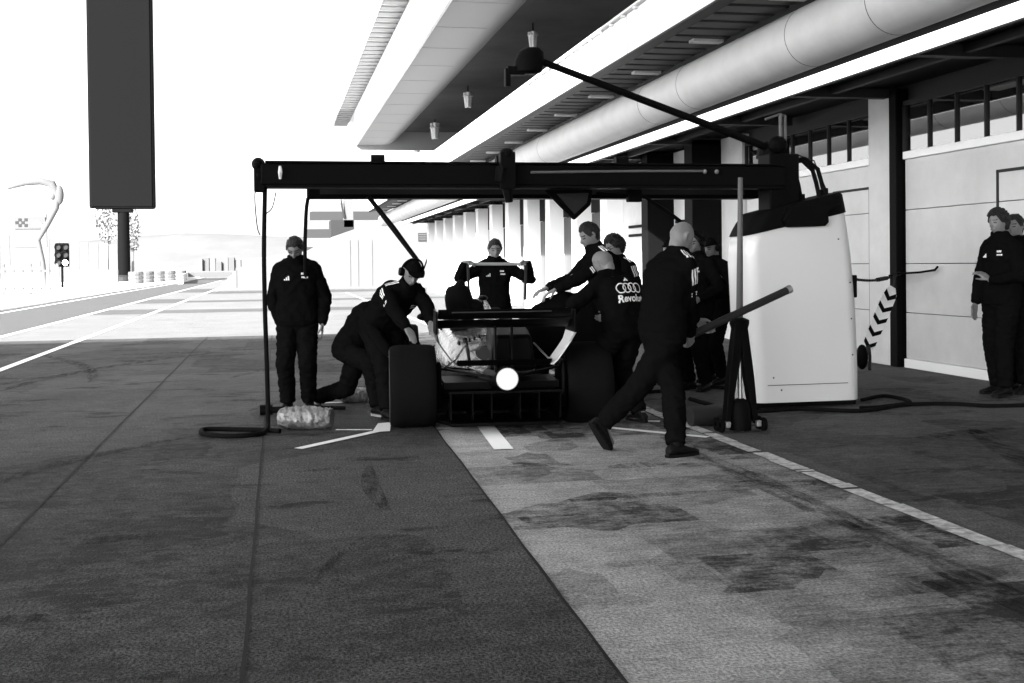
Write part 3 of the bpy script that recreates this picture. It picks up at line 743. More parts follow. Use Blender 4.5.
pts = [at(308, 198, 11.2), at(306, 215, 11.2), at(305, 260, 11.25), at(307, 320, 11.5), at(308, 380, 11.6)]+[gr(u, v, hz) for u, v in ((307, 402), (320, 407), (345, 408))]
h = MB(); h.tube(smooth_path(pts), .019, 10)
tag(h.build('air_hose', M_rubber, smooth=True), 'black air hose hanging behind the standing mechanic with bowed head', 'hose')
h = MB(); h.tube(smooth_path([at(262, 176, 10.6), at(255, 192, 10.62), at(257, 225, 10.64), at(260, 235, 10.62)]), .006, 6); h.tube(smooth_path([at(276, 192, 10.6), at(272, 208, 10.6), at(264, 215, 10.55)]), .006, 6)
tag(h.build('loose_wire', M_beam), 'two thin loose wires dangling from the left end of the gantry beam', 'wire')
# nozzle handle bar lying on the floor
a, b = gr(262, 410, .05), gr(330, 409, .05)
h = MB(); h.cone(a, b, .032, .032, 12); h.cone(a-V((.02, 0, 0)), a+V((.10, 0, 0)), .05, .05, 12)
tag(h.build('floor_bar', M_black, smooth=True), 'black padded bar lying on the asphalt at the feet of the standing mechanic', 'bar')
def bag(u0, u1, v, hgt, label, seed):
    a, b = gr(u0, v, 0), gr(u1, v, 0); L = (b-a).length; d = (b-a).normalized(); n = V((-d.y, d.x, 0)); m = MB(); rings = []
    for i in range(31):
        t = i/30; w = hgt*.5*(.72+.28*math.sin(PI*min(1, max(0, t*1.0)))**.5)
        c = a+d*L*t+V((0, .12, hgt*.5)); ring = []
        for j in range(30):
            q = 2*PI*j/30; k = 1+.30*abs(noise.noise((i*.33, math.cos(q)*2.2, seed+math.sin(q)*2.2)))-.16*abs(noise.noise((i*.8, math.cos(q)*5, seed+math.sin(q)*5)))-.05
            ring.append(c+n*math.cos(q)*w*1.35*k+V((0, 0, max(-hgt*.49, math.sin(q)*w*k))))
        rings.append(ring)
    m.loft(rings); o = m.build('silver_bag', M_bag, smooth=True); tag(o, label, 'bag', 'silver bags on the asphalt')
bag(280, 333, 431, .20, 'crumpled silver bag lying in front of the standing mechanic, nearest of the two', 2.1)
bag(341, 369, 404, .16, 'small silver bag behind the bent leg of the crouching mechanic, farther of the two', 7.7)

# ================================================================== JACK STAND + LEVER
js = thing('jack_stand', (3.74, 8.96, 0), 'dark A-frame jack stand on small wheels with a tall upright pole', 'jack stand')
X, Y = 3.74, 8.96
m = MB(); m.cone((X, Y, .85), (X+.02, Y, 2.11), .030, .020, 14); m.build('pole', M_beam, js, smooth=True)
for s in (-1, 1):
    m = MB(); m.loft([[V((X+s*dx+w*q, Y+e*t, z)) for q, e in ((-1, -1), (1, -1), (1, 1), (-1, 1))] for dx, w, t, z in ((.02, .03, .05, .92), (.05, .042, .05, .6), (.075, .036, .05, .45), (.125, .022, .045, .07))]); m.build('leg', M_black, js, bevel=.008)
m = MB(); m.loft([[V((X+w*math.cos(q), Y+.06*math.sin(q)*w/.08, z)) for q in [2*PI*i/14 for i in range(14)]] for w, z in ((.05, .74), (.06, .82), (.085, .90), (.085, .93), (.04, .95))]); m.build('top_cup', M_black, js, smooth=True)
m = MB(); m.cone((X, Y, .05), (X, Y, .78), .018, .018, 10); m.build('ram', M_steel, js)
m = MB(); m.loft([[V((X+w*math.cos(q), Y+w*math.sin(q), z)) for q in [2*PI*i/14 for i in range(14)]] for w, z in ((.09, .02), (.09, .2), (.07, .26), (.03, .28))]); m.build('base_block', M_black, js, smooth=True)
m = MB(); m.cone((X-.17, Y, .075), (X+.17, Y, .075), .016, .016, 8); m.build('axle', M_steel, js)
for s in (-1, 1):
    for e in (-.05, .05):
        m = MB(); m.lathe([(.02, -.012), (.055, -.014), (.06, 0), (.055, .014), (.02, .012)], (X+s*.185, Y+e, .066), (1, 0, 0), 18, close=True); m.build('wheel', M_black, js, smooth=True)
    m = MB(); m.box((X+s*.135, Y-.06, .075), (.04, .05, .05)); m.build('wheel_bracket', M_steel, js, bevel=.006)
a, b = at(788, 290, 8.70), at(672, 344, 8.30)
lv = thing('lever_bar', b, 'long steel lever bar slanting from the hands of the bald mechanic past the jack stand', 'bar')
m = MB(); m.cone(a, b, .030, .030, 14, sph=True); m.build('tube', M_dark, lv, smooth=True)
d = (a-b).normalized(); m = MB(); m.cone(a-d*.02, a+d*.025, .034, .034, 14); m.build('end_cap', M_steel, lv, smooth=True)
m = MB(); c_ = a+(b-a)*.62; m.cone(a-d*.05, c_, .0312, .0312, 14); m.build('sleeve', M_dark, lv, smooth=True)

# chain barrier with chevron tape
cb = thing('chain_barrier', (6.0, 10.9, 1.2), 'thin chain line strung from the white cabinet to the garage column', 'chain')
A, B = V((5.52, 10.55, 1.25)), V((WX-.15, 13.6, 1.22))
mid = [A.lerp(B, t)+V((0, 0, -.22*t*(1-t))) for t in [i/40 for i in range(41)]]
m = MB()
for i in range(40):
    r = (mid[i+1]-mid[i]); c = (mid[i+1]+mid[i])/2; m.bar(c-r*.6, c+r*.6, .012, .028) if i % 2 else m.bar(c-r*.6, c+r*.6, .028, .012)
m.build('links', M_black, cb)
for t in (.62, .70, .9, 1.0):
    p = A.lerp(B, t)+V((0, 0, -.22*t*(1-t))); m = MB(); m.bar(p-V((.09, .1, 0)), p+V((.09, .1, .01)), .05, .045); m.build('clip', M_black, cb, bevel=.008)
e = V((WX-.2, 13.56, 1.23)); m = MB(); m.tube([e, e+V((.14, -.35, .02)), e+V((.2, -.6, .05)), e+V((.2, -.66, .09))], .014); m.build('hook', M_black, cb)
def chevron_tape():
    # twisted banner of black and white chevrons hanging from the chain
    p0, p1 = at(893, 287, 12.6), at(868, 347, 12.6)
    t = thing('chevron_tape', p1, 'twisted black and white chevron tape hanging from the chain beside the column', 'tape')
    n = 44; axis = (p1-p0); up = -axis.normalized(); side = V((1, .1, 0)); side = (side-up*side.dot(up)).normalized(); fw = side.cross(up)
    vw, fwh, vb, fb = [], [], [], []
    def pt(s, q, off):  # s along 0..1, q across -1..1
        tw = .5*math.sin(s*2.2)-.2; d = side*math.cos(tw)+fw*math.sin(tw); nn = fw*math.cos(tw)-side*math.sin(tw)
        w = .10*(1-.25*s) if s > .1 else .10*(.45+5.5*s)
        return p0+axis*s+d*q*w+nn*off
    W = MB(); B_ = MB()
    for i in range(n):
        s0, s1 = i/n, (i+1)/n
        W.add([pt(s0, -1, 0), pt(s0, 1, 0), pt(s1, 1, 0), pt(s1, -1, 0), pt(s0, -1, .004), pt(s0, 1, .004), pt(s1, 1, .004), pt(s1, -1, .004)], [(0, 1, 2, 3), (7, 6, 5, 4), (0, 4, 5, 1), (2, 6, 7, 3), (1, 5, 6, 2), (0, 3, 7, 4)])
    k = 5
    for c in range(k):
        for off in (-.0035, .0075):
            sc = (c+.35)/k; hgt = .075; dip = .085
            for q0, q1 in ((-1, 0), (0, 1)):
                S0 = sc+dip*(1-abs(q0)); S1 = sc+dip*(1-abs(q1))
                B_.add([pt(S0, q0, off), pt(S1, q1, off), pt(S1+hgt, q1, off), pt(S0+hgt, q0, off)], [(0, 1, 2, 3)])
    o = W.build('tape', M_white, t); B_.build('chevrons', M_black, o)
    m = MB(); m.tube([p1, p1+V((-.03, -.1, -.1)), p1+V((-.09, -.2, -.25))], [.03, .018, .02], 8); m.build('tail', M_dark, t)
    m = MB(); m.ell(at(862, 357, 12.5), (.07, .08, .15)); m.build('weight_bag', M_black, t, smooth=True)
    m = MB(); m.tube([p0, p0+V((.02, 0, .06)), V((p0.x+.02, p0.y, 1.22))], .012); m.build('strap', M_dark, t)
chevron_tape()

# floor clutter by the cabinet
h = MB(); h.tube(smooth_path([gr(690, 399, .02), gr(740, 411, .02), gr(800, 409, .02), gr(860, 411, .02), gr(905, 405, .02), gr(950, 404, .02), gr(990, 406, .02), gr(1040, 405, .02)]), .022, 8)
h.tube(smooth_path([gr(862, 400, .02), gr(885, 396, .02), gr(910, 402, .02), gr(880, 407, .02), gr(860, 408, .02)]), .02, 8)
tag(h.build('floor_cable', M_rubber, smooth=True), 'thick black cables snaking over the floor right of the white cabinet', 'cable')
h = MB(); h.tube(smooth_path([gr(598, 391, .02), gr(650, 392, .02), gr(700, 387, .02), gr(725, 388, .02)]), .022, 8)
tag(h.build('floor_cable', M_rubber, smooth=True), 'black cable lying behind the walking mechanic towards the cabinet', 'cable')
rl = MB(); a, b = gr(688, 417, .09), gr(722, 414, .09)
rl.loft([[a.lerp(b, t)+V((0, math.cos(q)*.11*k, math.sin(q)*.085*k)) for q in [2*PI*i/14 for i in range(14)]] for t, k in ((0, .6), (.06, .95), (.5, 1), (.85, 1.05), (.97, .9), (1, .5))])
tag(rl.build('tool_roll', M_dark, smooth=True), 'dark rolled tool bag lying beside the jack stand', 'bag')

# ================================================================== RACING CAR
car = thing('racing_car', (1.9, 9.95, 0), 'open-wheel racing car seen from behind with silver engine cover and lit rear light', 'racing car', rz=-rad(5))
def L(name, m, mb, parent=None, **k): return mb.build(name, m, parent or car, local=True, **k)
def wheel(x, y, r, w):
    s = 1 if x > 0 else -1
    e = bpy.data.objects.new('wheel', None); COL.objects.link(e); e.parent = car; e.location = (x, y, r)
    m = MB(); hw = w/2
    m.lathe([(r*.66, -hw*.92), (r*.80, -hw), (r*.93, -hw*.97), (r*.985, -hw*.82), (r, -hw*.5), (r, hw*.5), (r*.985, hw*.82), (r*.93, hw*.97), (r*.80, hw), (r*.66, hw*.92)], (0, 0, 0), (1, 0, 0), 56)
    m.build('tyre', M_tyre, e, local=True, smooth=True)
    m = MB(); m.lathe([(0, s*hw*.80), (r*.2, s*hw*.84), (r*.58, s*hw*.72), (r*.66, s*hw*.9), (r*.67, -s*hw*.9), (r*.60, -s*hw*.8), (r*.5, 0), (0, 0)], (0, 0, 0), (1, 0, 0), 40); m.build('rim', M_dark, e, local=True, smooth=True)
    m = MB(); m.lathe([(r*.86, s*hw*1.003), (r*.89, s*hw*.99)], (0, 0, 0), (1, 0, 0), 56); m.build('sidewall_band', M_beam, e, local=True)
for x, y, r, w in ((-.765, 0, .36, .405), (.765, 0, .36, .405), (-.76, 3.5, .36, .32), (.76, 3.5, .36, .32)): wheel(x, y, r, w)
m = MB(); m.prism([(-.45, -.4), (.45, -.4), (.72, .3), (.78, 1.0), (.78, 2.6), (.3, 3.0), (-.3, 3.0), (-.78, 2.6), (-.78, 1.0), (-.72, .3)], 'z', .045, .075); L('floor', M_carbon, m, bevel=.008)
m = MB(); m.loft([[V((x, y, z)) for x, z in ((-hw, z0), (hw, z0), (hw, z0+.02), (-hw, z0+.02))] for y, hw, z0 in ((.35, .42, .08), (0, .45, .14), (-.35, .47, .26), (-.55, .48, .34))]); df = L('diffuser', M_carbon, m)
for x in (-.46, -.28, -.12, .12, .28, .46):
    m = MB(); m.prism([(.3, .085), (-.52, .12), (-.55, .34), (-.3, .24), (0, .13)], 'x', x-.006, x+.006); L('strake', M_carbon, m, df)
m = MB(); m.loft([[V((w*math.cos(q), y, z+h_*math.sin(q))) for q in [2*PI*i/16+PI/16 for i in range(16)]] for y, w, h_, z in ((.9, .24, .2, .36), (.3, .2, .17, .38), (-.2, .12, .12, .42), (-.5, .075, .09, .45), (-.6, .06, .075, .46))]); L('gearbox', M_carbon, m, smooth=True)
m = MB(); m.lathe([(0, .036), (.03, .035), (.062, .027), (.062, -.04), (0, -.04)], (-.0, -.63, .465), (0, -1, 0), 28); rl_ = L('rain_light', M_light, m)
m = MB(); m.lathe([(.0625, .027), (.078, .020), (.078, -.04), (.0625, -.04)], (0, -.63, .465), (0, -1, 0), 28, close=True); L('glow_ring_inner', M_light2, m, rl_)  # dimmer emitting ring standing in for the glow around the lamp
m = MB(); m.lathe([(.0785, .020), (.092, .010), (.092, -.04), (.0785, -.04)], (0, -.63, .465), (0, -1, 0), 28, close=True); L('glow_ring_outer', M_light3, m, rl_)  # faintest emitting ring, where the imitated glow fades out
m = MB(); m.lathe([(.0925, -.05), (.0925, .012), (.10, .012), (.105, -.05)], (0, -.63, .465), (0, -1, 0), 24, close=True); L('bezel', M_black, m, rl_)
m = MB(); m.bx(-.72, .72, .22, .40, .08, .40); m.bx(-.5, .5, -.2, .3, .34, .40); L('diffuser_fill', M_carbon, m)  # added black filler that makes the diffuser tunnels read as deep shade
# rear wing
def foil(yc, zc, ch, th, ang, hw, n=9):
    up = []; lo = []
    for i in range(n):
        t = i/(n-1); T = th*2.6*(math.sqrt(t)*.6-.35*t-.25*t*t+.0); up.append((t*ch, T+.0)); lo.append((t*ch, -T*.4-.10*ch*math.sin(PI*t)))
    pts = up+lo[-2:0:-1]; ca, sa = math.cos(ang), math.sin(ang)
    return [(yc-(a*ca-b*sa), zc+a*sa+b*ca) for a, b in pts]
m = MB(); m.prism(foil(-.18, .885, .30, .05, .22, .57), 'x', -.56, .56); rw = L('rear_wing', M_carbon, m, smooth=True)
m = MB(); m.prism(foil(-.42, .955, .17, .03, .55, .57), 'x', -.56, .56); L('flap', M_carbon, m, rw, smooth=True)
m = MB(); m.bx(-.45, .38, -.605, -.595, 1.015, 1.025); L('trailing_edge', M_dark, m, rw)
for s in (-1, 1):
    prof = [(.575, 1.03), (.578, .84), (.555, .76), (.50, .68), (.44, .60), (.40, .565)]
    rings = []
    for x, z in prof:
        k = 1 if z > .8 else .8
        rings.append([V((s*(x-.008), -.1*k-.05, z)), V((s*(x+.008), -.1*k-.05, z)), V((s*(x+.008), -.62*k, z)), V((s*(x-.008), -.62*k, z))])
    m = MB(); m.loft(rings[:2]); ep = L('endplate', M_carbon, m, rw)
    m = MB(); m.loft(rings[1:]); L('endplate_foot', M_beam if s < 0 else M_pale, m, ep, smooth=True)
m = MB(); m.prism(foil(-.28, .56, .22, .03, .25, .4), 'x', -.40, .40); L('beam_wing', M_carbon, m, rw, smooth=True)
for s in (-1, 1):
    m = MB(); m.loft([[V((s*.07+a, y+b, z)) for a, b in ((-.008, -.05), (.008, -.05), (.008, .05), (-.008, .05))] for y, z in ((-.35, .5), (-.33, .7), (-.36, .89))]); L('wing_pylon', M_carbon, m, rw)
# engine cover and sidepods
def body_ring(y, hw, zb, zt, spine, sw, n=11):
    """half profile mirrored: wide shoulder and a raised spine"""
    P = [(hw*.8, zb), (hw, zb+(zt-zb)*.25), (hw*.98, zb+(zt-zb)*.6), (hw*.82, zt-.03), (hw*.6, zt), (sw*1.5, zt+(spine-zt)*.22), (sw, zt+(spine-zt)*.6), (sw*.75, spine-.03), (0, spine)]
    return [V((x, y, z)) for x, z in P]+[V((-x, y, z)) for x, z in reversed(P[:-1])]
R_ = [body_ring(*a) for a in ((-.05, .12, .40, .52, .60, .04), (.25, .24, .38, .56, .68, .05), (.6, .40, .34, .66, .80, .06), (1.0, .48, .28, .74, .89, .07), (1.5, .50, .2, .78, .98, .09), (1.9, .50, .2, .79, 1.06, .11), (2.1, .49, .22, .78, 1.08, .12), (2.15, .45, .24, .76, 1.05, .10))]
m = MB(); m.loft(R_); ec = L('engine_cover', M_silver, m)
for p in ec.data.polygons: p.use_smooth = True
sb = ec.modifiers.new('sub', 'SUBSURF'); sb.levels = 1; sb.render_levels = 2
m = MB(); m.ell((0, 1.6, 1.07), (.05, .09, .03)); m.box((0, 1.65, 1.03), (.02, .1, .06)); L('camera_pod', M_carbon, m, smooth=True)
for s in (-1, 1):
    for a, b in (((.12*s, .35, .45), (.58*s, .02, .52)), ((.12*s, .35, .28), (.58*s, .02, .22)), ((.10*s, -.3, .45), (.58*s, -.02, .52)), ((.10*s, -.3, .3), (.58*s, -.02, .22)), ((.1*s, .0, .36), (.6*s, 0, .36))):
        m = MB(); m.bar(a, b, .045, .018); L('suspension_arm', M_carbon, m)
    m = MB(); m.box((.545*s, .0, .37), (.05, .42, .42)); L('brake_duct', M_carbon, m, bevel=.05)
    m = MB(); m.bar((.40*s, -.25, .60), (.52*s, .05, .48), .012, .012); m.bar((.40*s, -.25, .60), (.30*s, -.05, .72), .012, .012); L('stay', M_steel, m)
# tub, nose, halo, front wing
m = MB(); m.loft([[V((w*math.copysign(abs(math.cos(q))**.7, math.cos(q)), y, z+h_*math.copysign(abs(math.sin(q))**.7, math.sin(q)))) for q in [2*PI*i/20 for i in range(20)]] for y, w, h_, z in ((2.0, .34, .24, .44), (2.6, .34, .24, .44), (3.3, .24, .19, .42), (4.2, .15, .1, .32), (4.9, .1, .04, .22))]); L('monocoque', M_carbon, m, smooth=True)
m = MB(); m.tube([(.33, 2.2, .72), (.33, 2.5, .86), (.27, 2.85, .9), (.1, 3.05, .88), (0, 3.08, .87), (-.1, 3.05, .88), (-.27, 2.85, .9), (-.33, 2.5, .86), (-.33, 2.2, .72)], .03, 10); m.tube([(0, 3.08, .87), (0, 3.25, .6)], .022, 10); L('halo', M_carbon, m, smooth=True)
m = MB(); m.prism(foil(5.0, .12, .3, .03, .1, .9), 'x', -.92, .92); fw_ = L('front_wing', M_carbon, m, smooth=True)
for s in (-1, 1):
    m = MB(); m.bx(s*.92, s*.935, 4.6, 5.05, .06, .32); L('endplate', M_carbon, m, fw_)
    m = MB(); m.bar((.2*s, 3.4, .5), (.62*s, 3.5, .42), .05, .018); m.bar((.2*s, 3.5, .3), (.62*s, 3.5, .28), .05, .018); L('suspension_arm', M_carbon, m)
    m = MB(); m.ell((.55*s, 2.7, .84), (.09, .04, .045)); m.bar((.55*s, 2.7, .82), (.34*s, 2.6, .68), .02); L('mirror', M_carbon, m, smooth=True)
# dark cooling hood resting on the left shoulder of the engine cover
fd = at(459, 306, 11.3)
m = MB(); rings = []
for z, w, dx in ((-.24, .12, .03), (-.10, .13, .02), (0, .145, .01), (.08, .14, 0), (.15, .125, -.01), (.19, .10, -.01), (.21, .055, .01), (.235, .045, .02), (.255, .02, .02)):
    rings.append([fd+V((dx+w*math.cos(q)*(1+.08*noise.noise((math.cos(q)*2, z*9, 1))), w*1.1*math.sin(q), z)) for q in [2*PI*i/20 for i in range(20)]])
m.loft(rings); m.ell(fd+V((.14, 0, -.01)), (.11, .12, .08))
tag(m.build('cooling_hood', M_rubber, smooth=True), 'rounded black cooling hood sitting on the left of the silver engine cover', 'cooling hood')

# dark rear bodywork between the wing pylons: exhaust shroud, tail pipe, cooling louvres
m = MB(); m.loft([[V((x, y, z)) for x, z in ((-.10, z0), (.30, z0), (.26, z1), (-.06, z1))] for y, z0, z1 in ((-.22, .50, .80), (.1, .46, .86), (.5, .44, .90))]); xs = L('exhaust_shroud', M_carbon, m, bevel=.03)
m = MB(); m.lathe([(.0, .1), (.055, .1), (.06, -.05), (.05, -.05), (.045, .05), (0, .05)], (-.17, -.30, .66), (0, -1, 0), 20); L('exhaust_pipe', M_dark, m, smooth=True)
m = MB()
for k in range(5): m.box((-.33+.05*k, .36+.05*k, .70+.012*k), (.018, .16, .03))
L('cooling_louvre', M_carbon, m)
m = MB(); m.bar((-.30, -.02, .78), (-.24, .18, .50), .03, .008); m.bar((-.14, .0, .80), (-.12, .1, .52), .05, .008); L('tail_strut', M_silver, m)
# heap of dark quilted covers over the right side of the car
cv = MB(); rings = []
for k in range(15):
    t = k/14; u = 524+84*t; top = (.90, 1.04, 1.12, 1.16, 1.17, 1.15, 1.18, 1.14)[min(7, int(t*7.99))]; q = at(u, 320, 10.75); ring = []
    hgt = top*(.72+.28*math.sin(PI*min(1, .15+t)))
    for j in range(16):
        a = 2*PI*j/16; f = 1+.10*noise.noise((k*.8, j*.6, 4.4))
        ring.append(V((q.x, 10.85+.26*math.cos(a)*f, .62+(top-.62)*math.sin(a)*f if math.sin(a) > 0 else .62+.14*math.sin(a))))
    rings.append(ring)
cv.loft(rings)
cvo = tag(cv.build('quilted_cover', M_cloth, smooth=True), 'black quilted cover heaped over the right flank of the car under the outstretched arm', 'cover')
sb = cvo.modifiers.new('sub', 'SUBSURF'); sb.levels = 1; sb.render_levels = 2

# ================================================================== PEOPLE
def remeshed(mb, name, vox, smooth_it=3, fac=.5):
    me = mb.mesh('tmp'); o = bpy.data.objects.new('tmp', me); COL.objects.link(o)
    r = o.modifiers.new('r', 'REMESH'); r.mode = 'VOXEL'; r.voxel_size = vox; r.use_smooth_shade = True
    if smooth_it:
        s = o.modifiers.new('s', 'SMOOTH'); s.factor = fac; s.iterations = smooth_it
    dg = bpy.context.evaluated_depsgraph_get(); m2 = bpy.data.meshes.new_from_object(o.evaluated_get(dg)); m2.name = name
    bpy.data.objects.remove(o); bpy.data.meshes.remove(me)
    m2.materials.clear()
    m2.polygons.foreach_set('use_smooth', [True]*len(m2.polygons))
    return m2
def wrinkle(me, amp, sc, seed, stretch=(1, 1, .45)):
    co = [0.]*(3*len(me.vertices)); no = co[:]
    me.vertices.foreach_get('co', co); me.vertices.foreach_get('normal', no)
    for i in range(len(me.vertices)):
        x, y, z = co[3*i:3*i+3]
        n = noise.noise((x*sc*stretch[0]+seed, y*sc*stretch[1], z*sc*stretch[2]*2.2))
        n = (1-abs(n)*2.2)*.6+.4*noise.noise((x*sc*2.3, y*sc*2.3+seed, z*sc*2.3))
        for k in range(3): co[3*i+k] += no[3*i+k]*amp*n
    me.vertices.foreach_set('co', co); me.update()
def link(me, name, parent, mats):
    o = bpy.data.objects.new(name, me); COL.objects.link(o); o.parent = parent
    for k in mats: me.materials.append(k)
    return o
def ik(a, b, l1, l2, pole):
    d = b-a; D = d.length
    if D > (l1+l2)*.995: b = a+d*((l1+l2)*.995/D); d = b-a; D = d.length
    u = d.normalized(); x = (l1*l1-l2*l2+D*D)/(2*D); h = math.sqrt(max(0, l1*l1-x*x))
    p = pole-u*pole.dot(u)
    p = p.normalized() if p.length > 1e-5 else u.orthogonal().normalized()
    return a+u*x+p*h, b

def head_pt(d, off=0.):
    """surface of the head in its own frame (x right, y forward, z up) for a unit direction"""
    x, y, z = d
    p = V((x*.076, y*(.094 if y > 0 else .100), z*.120))
    if z < 0:
        t = -z; p.x *= 1-.30*t*t-.12*t
        if y <= 0: p.y *= 1-.55*t
        else: p.y += .006*t
    if y > .2:
        for s in (-1, 1): p.y -= .010*math.exp(-((p.x-s*.031)**2+(p.z-.008)**2)/.00028)   # eye sockets
        p.y += .006*math.exp(-((p.z-.034)**2)/.00012)*max(0, 1-abs(p.x)/.06)              # brow
        p.y += .007*math.exp(-((p.z+.100)**2+p.x**2)/.0006)                                # chin
        p.y -= .004*math.exp(-((p.z+.064)**2)/.00003)*max(0, 1-abs(p.x)/.03)              # mouth line
    return p + V((x, y, z))*off
def head_mesh(mb, T, U=24, W=18):
    vs, fs = [], []
    for k in range(1, W):
        ph = PI*k/W
        for i in range(U):
            a = 2*PI*i/U; vs.append(T(head_pt((math.sin(ph)*math.cos(a), math.sin(ph)*math.sin(a), math.cos(ph)))))
    for k in range(W-2):
        for i in range(U): j = (i+1) % U; fs.append((k*U+i, (k+1)*U+i, (k+1)*U+j, k*U+j))
    vs += [T(V((0, 0, .12))), T(head_pt((0, 0, -1)))]; a = len(vs)-2
    fs += [(a, i, (i+1) % U) for i in range(U)]+[(a+1, (W-2)*U+(i+1) % U, (W-2)*U+i) for i in range(U)]
    mb.add(vs, fs)
    mb.tube([T(V(p)) for p in ((0, .080, .022), (0, .096, .0), (0, .108, -.022), (0, .102, -.034), (0, .086, -.040))], [.008, .009, .013, .013, .009], 8)
    for s in (-1, 1):
        mb.tube([T(V(p)) for p in ((s*.072, .004, .026), (s*.082, -.006, .030), (s*.085, -.014, .012), (s*.080, -.008, -.012), (s*.073, .002, -.026))], [.006, .010, .011, .009, .006], 8)
        mb.ell(T(V((s*.010, .090, -.060))), (.016, .008, .006), n=10, m=6)
        mb.ell(T(V((s*.010, .089, -.069))), (.014, .008, .006), n=10, m=6)
def hair_shell(T, lim, off, seed, rough=.006, U=30, W=20):
    """closed shell over the skull; lim(az) = lowest z (unit) at azimuth az measured from the face"""
    m = MB(); o_, i_ = [], []
    for k in range(W+1):
        for i in range(U):
            a = 2*PI*i/U; zl = lim(a); z = 1-(1-zl)*(k/W); q = math.sqrt(max(0, 1-z*z)); d = V((q*math.sin(a), q*math.cos(a), z))
            f = off*(1-.55*(k/W)**5)+rough*noise.noise((d.x*5+seed, d.y*5, d.z*5))
            o_.append(T(head_pt(d, f))); i_.append(T(head_pt(d, -.008)))
    n = len(o_); fs = []
    for k in range(W):
        for i in range(U):
            j = (i+1) % U; fs += [(k*U+i, (k+1)*U+i, (k+1)*U+j, k*U+j), (n+k*U+i, n+k*U+j, n+(k+1)*U+j, n+(k+1)*U+i)]
    for i in range(U): j = (i+1) % U; fs.append((W*U+i, n+W*U+i, n+W*U+j, W*U+j))
    m.add(o_+i_, fs); return m
def short_hair(a):   # hairline: forehead, temples, behind ears, nape
    c = math.cos(a); return .58+.04*math.sin(a*9) if c > .8 else (.58-.62*(.8-c)/.45 if c > .35 else (-.04+.14*min(1, (.35-c)/.2) if c > .05 else .10-.70*min(1, (.05-c)/.45)))
def receding(a):
    c = math.cos(a); return .74 if c > .6 else (.74-.7*(.6-c)/.5 if c > .1 else .04-.6*min(1, (.1-c)/.6))
def cap_line(a):
    c = math.cos(a); return .38 if c > 0 else .38-.50*(-c)

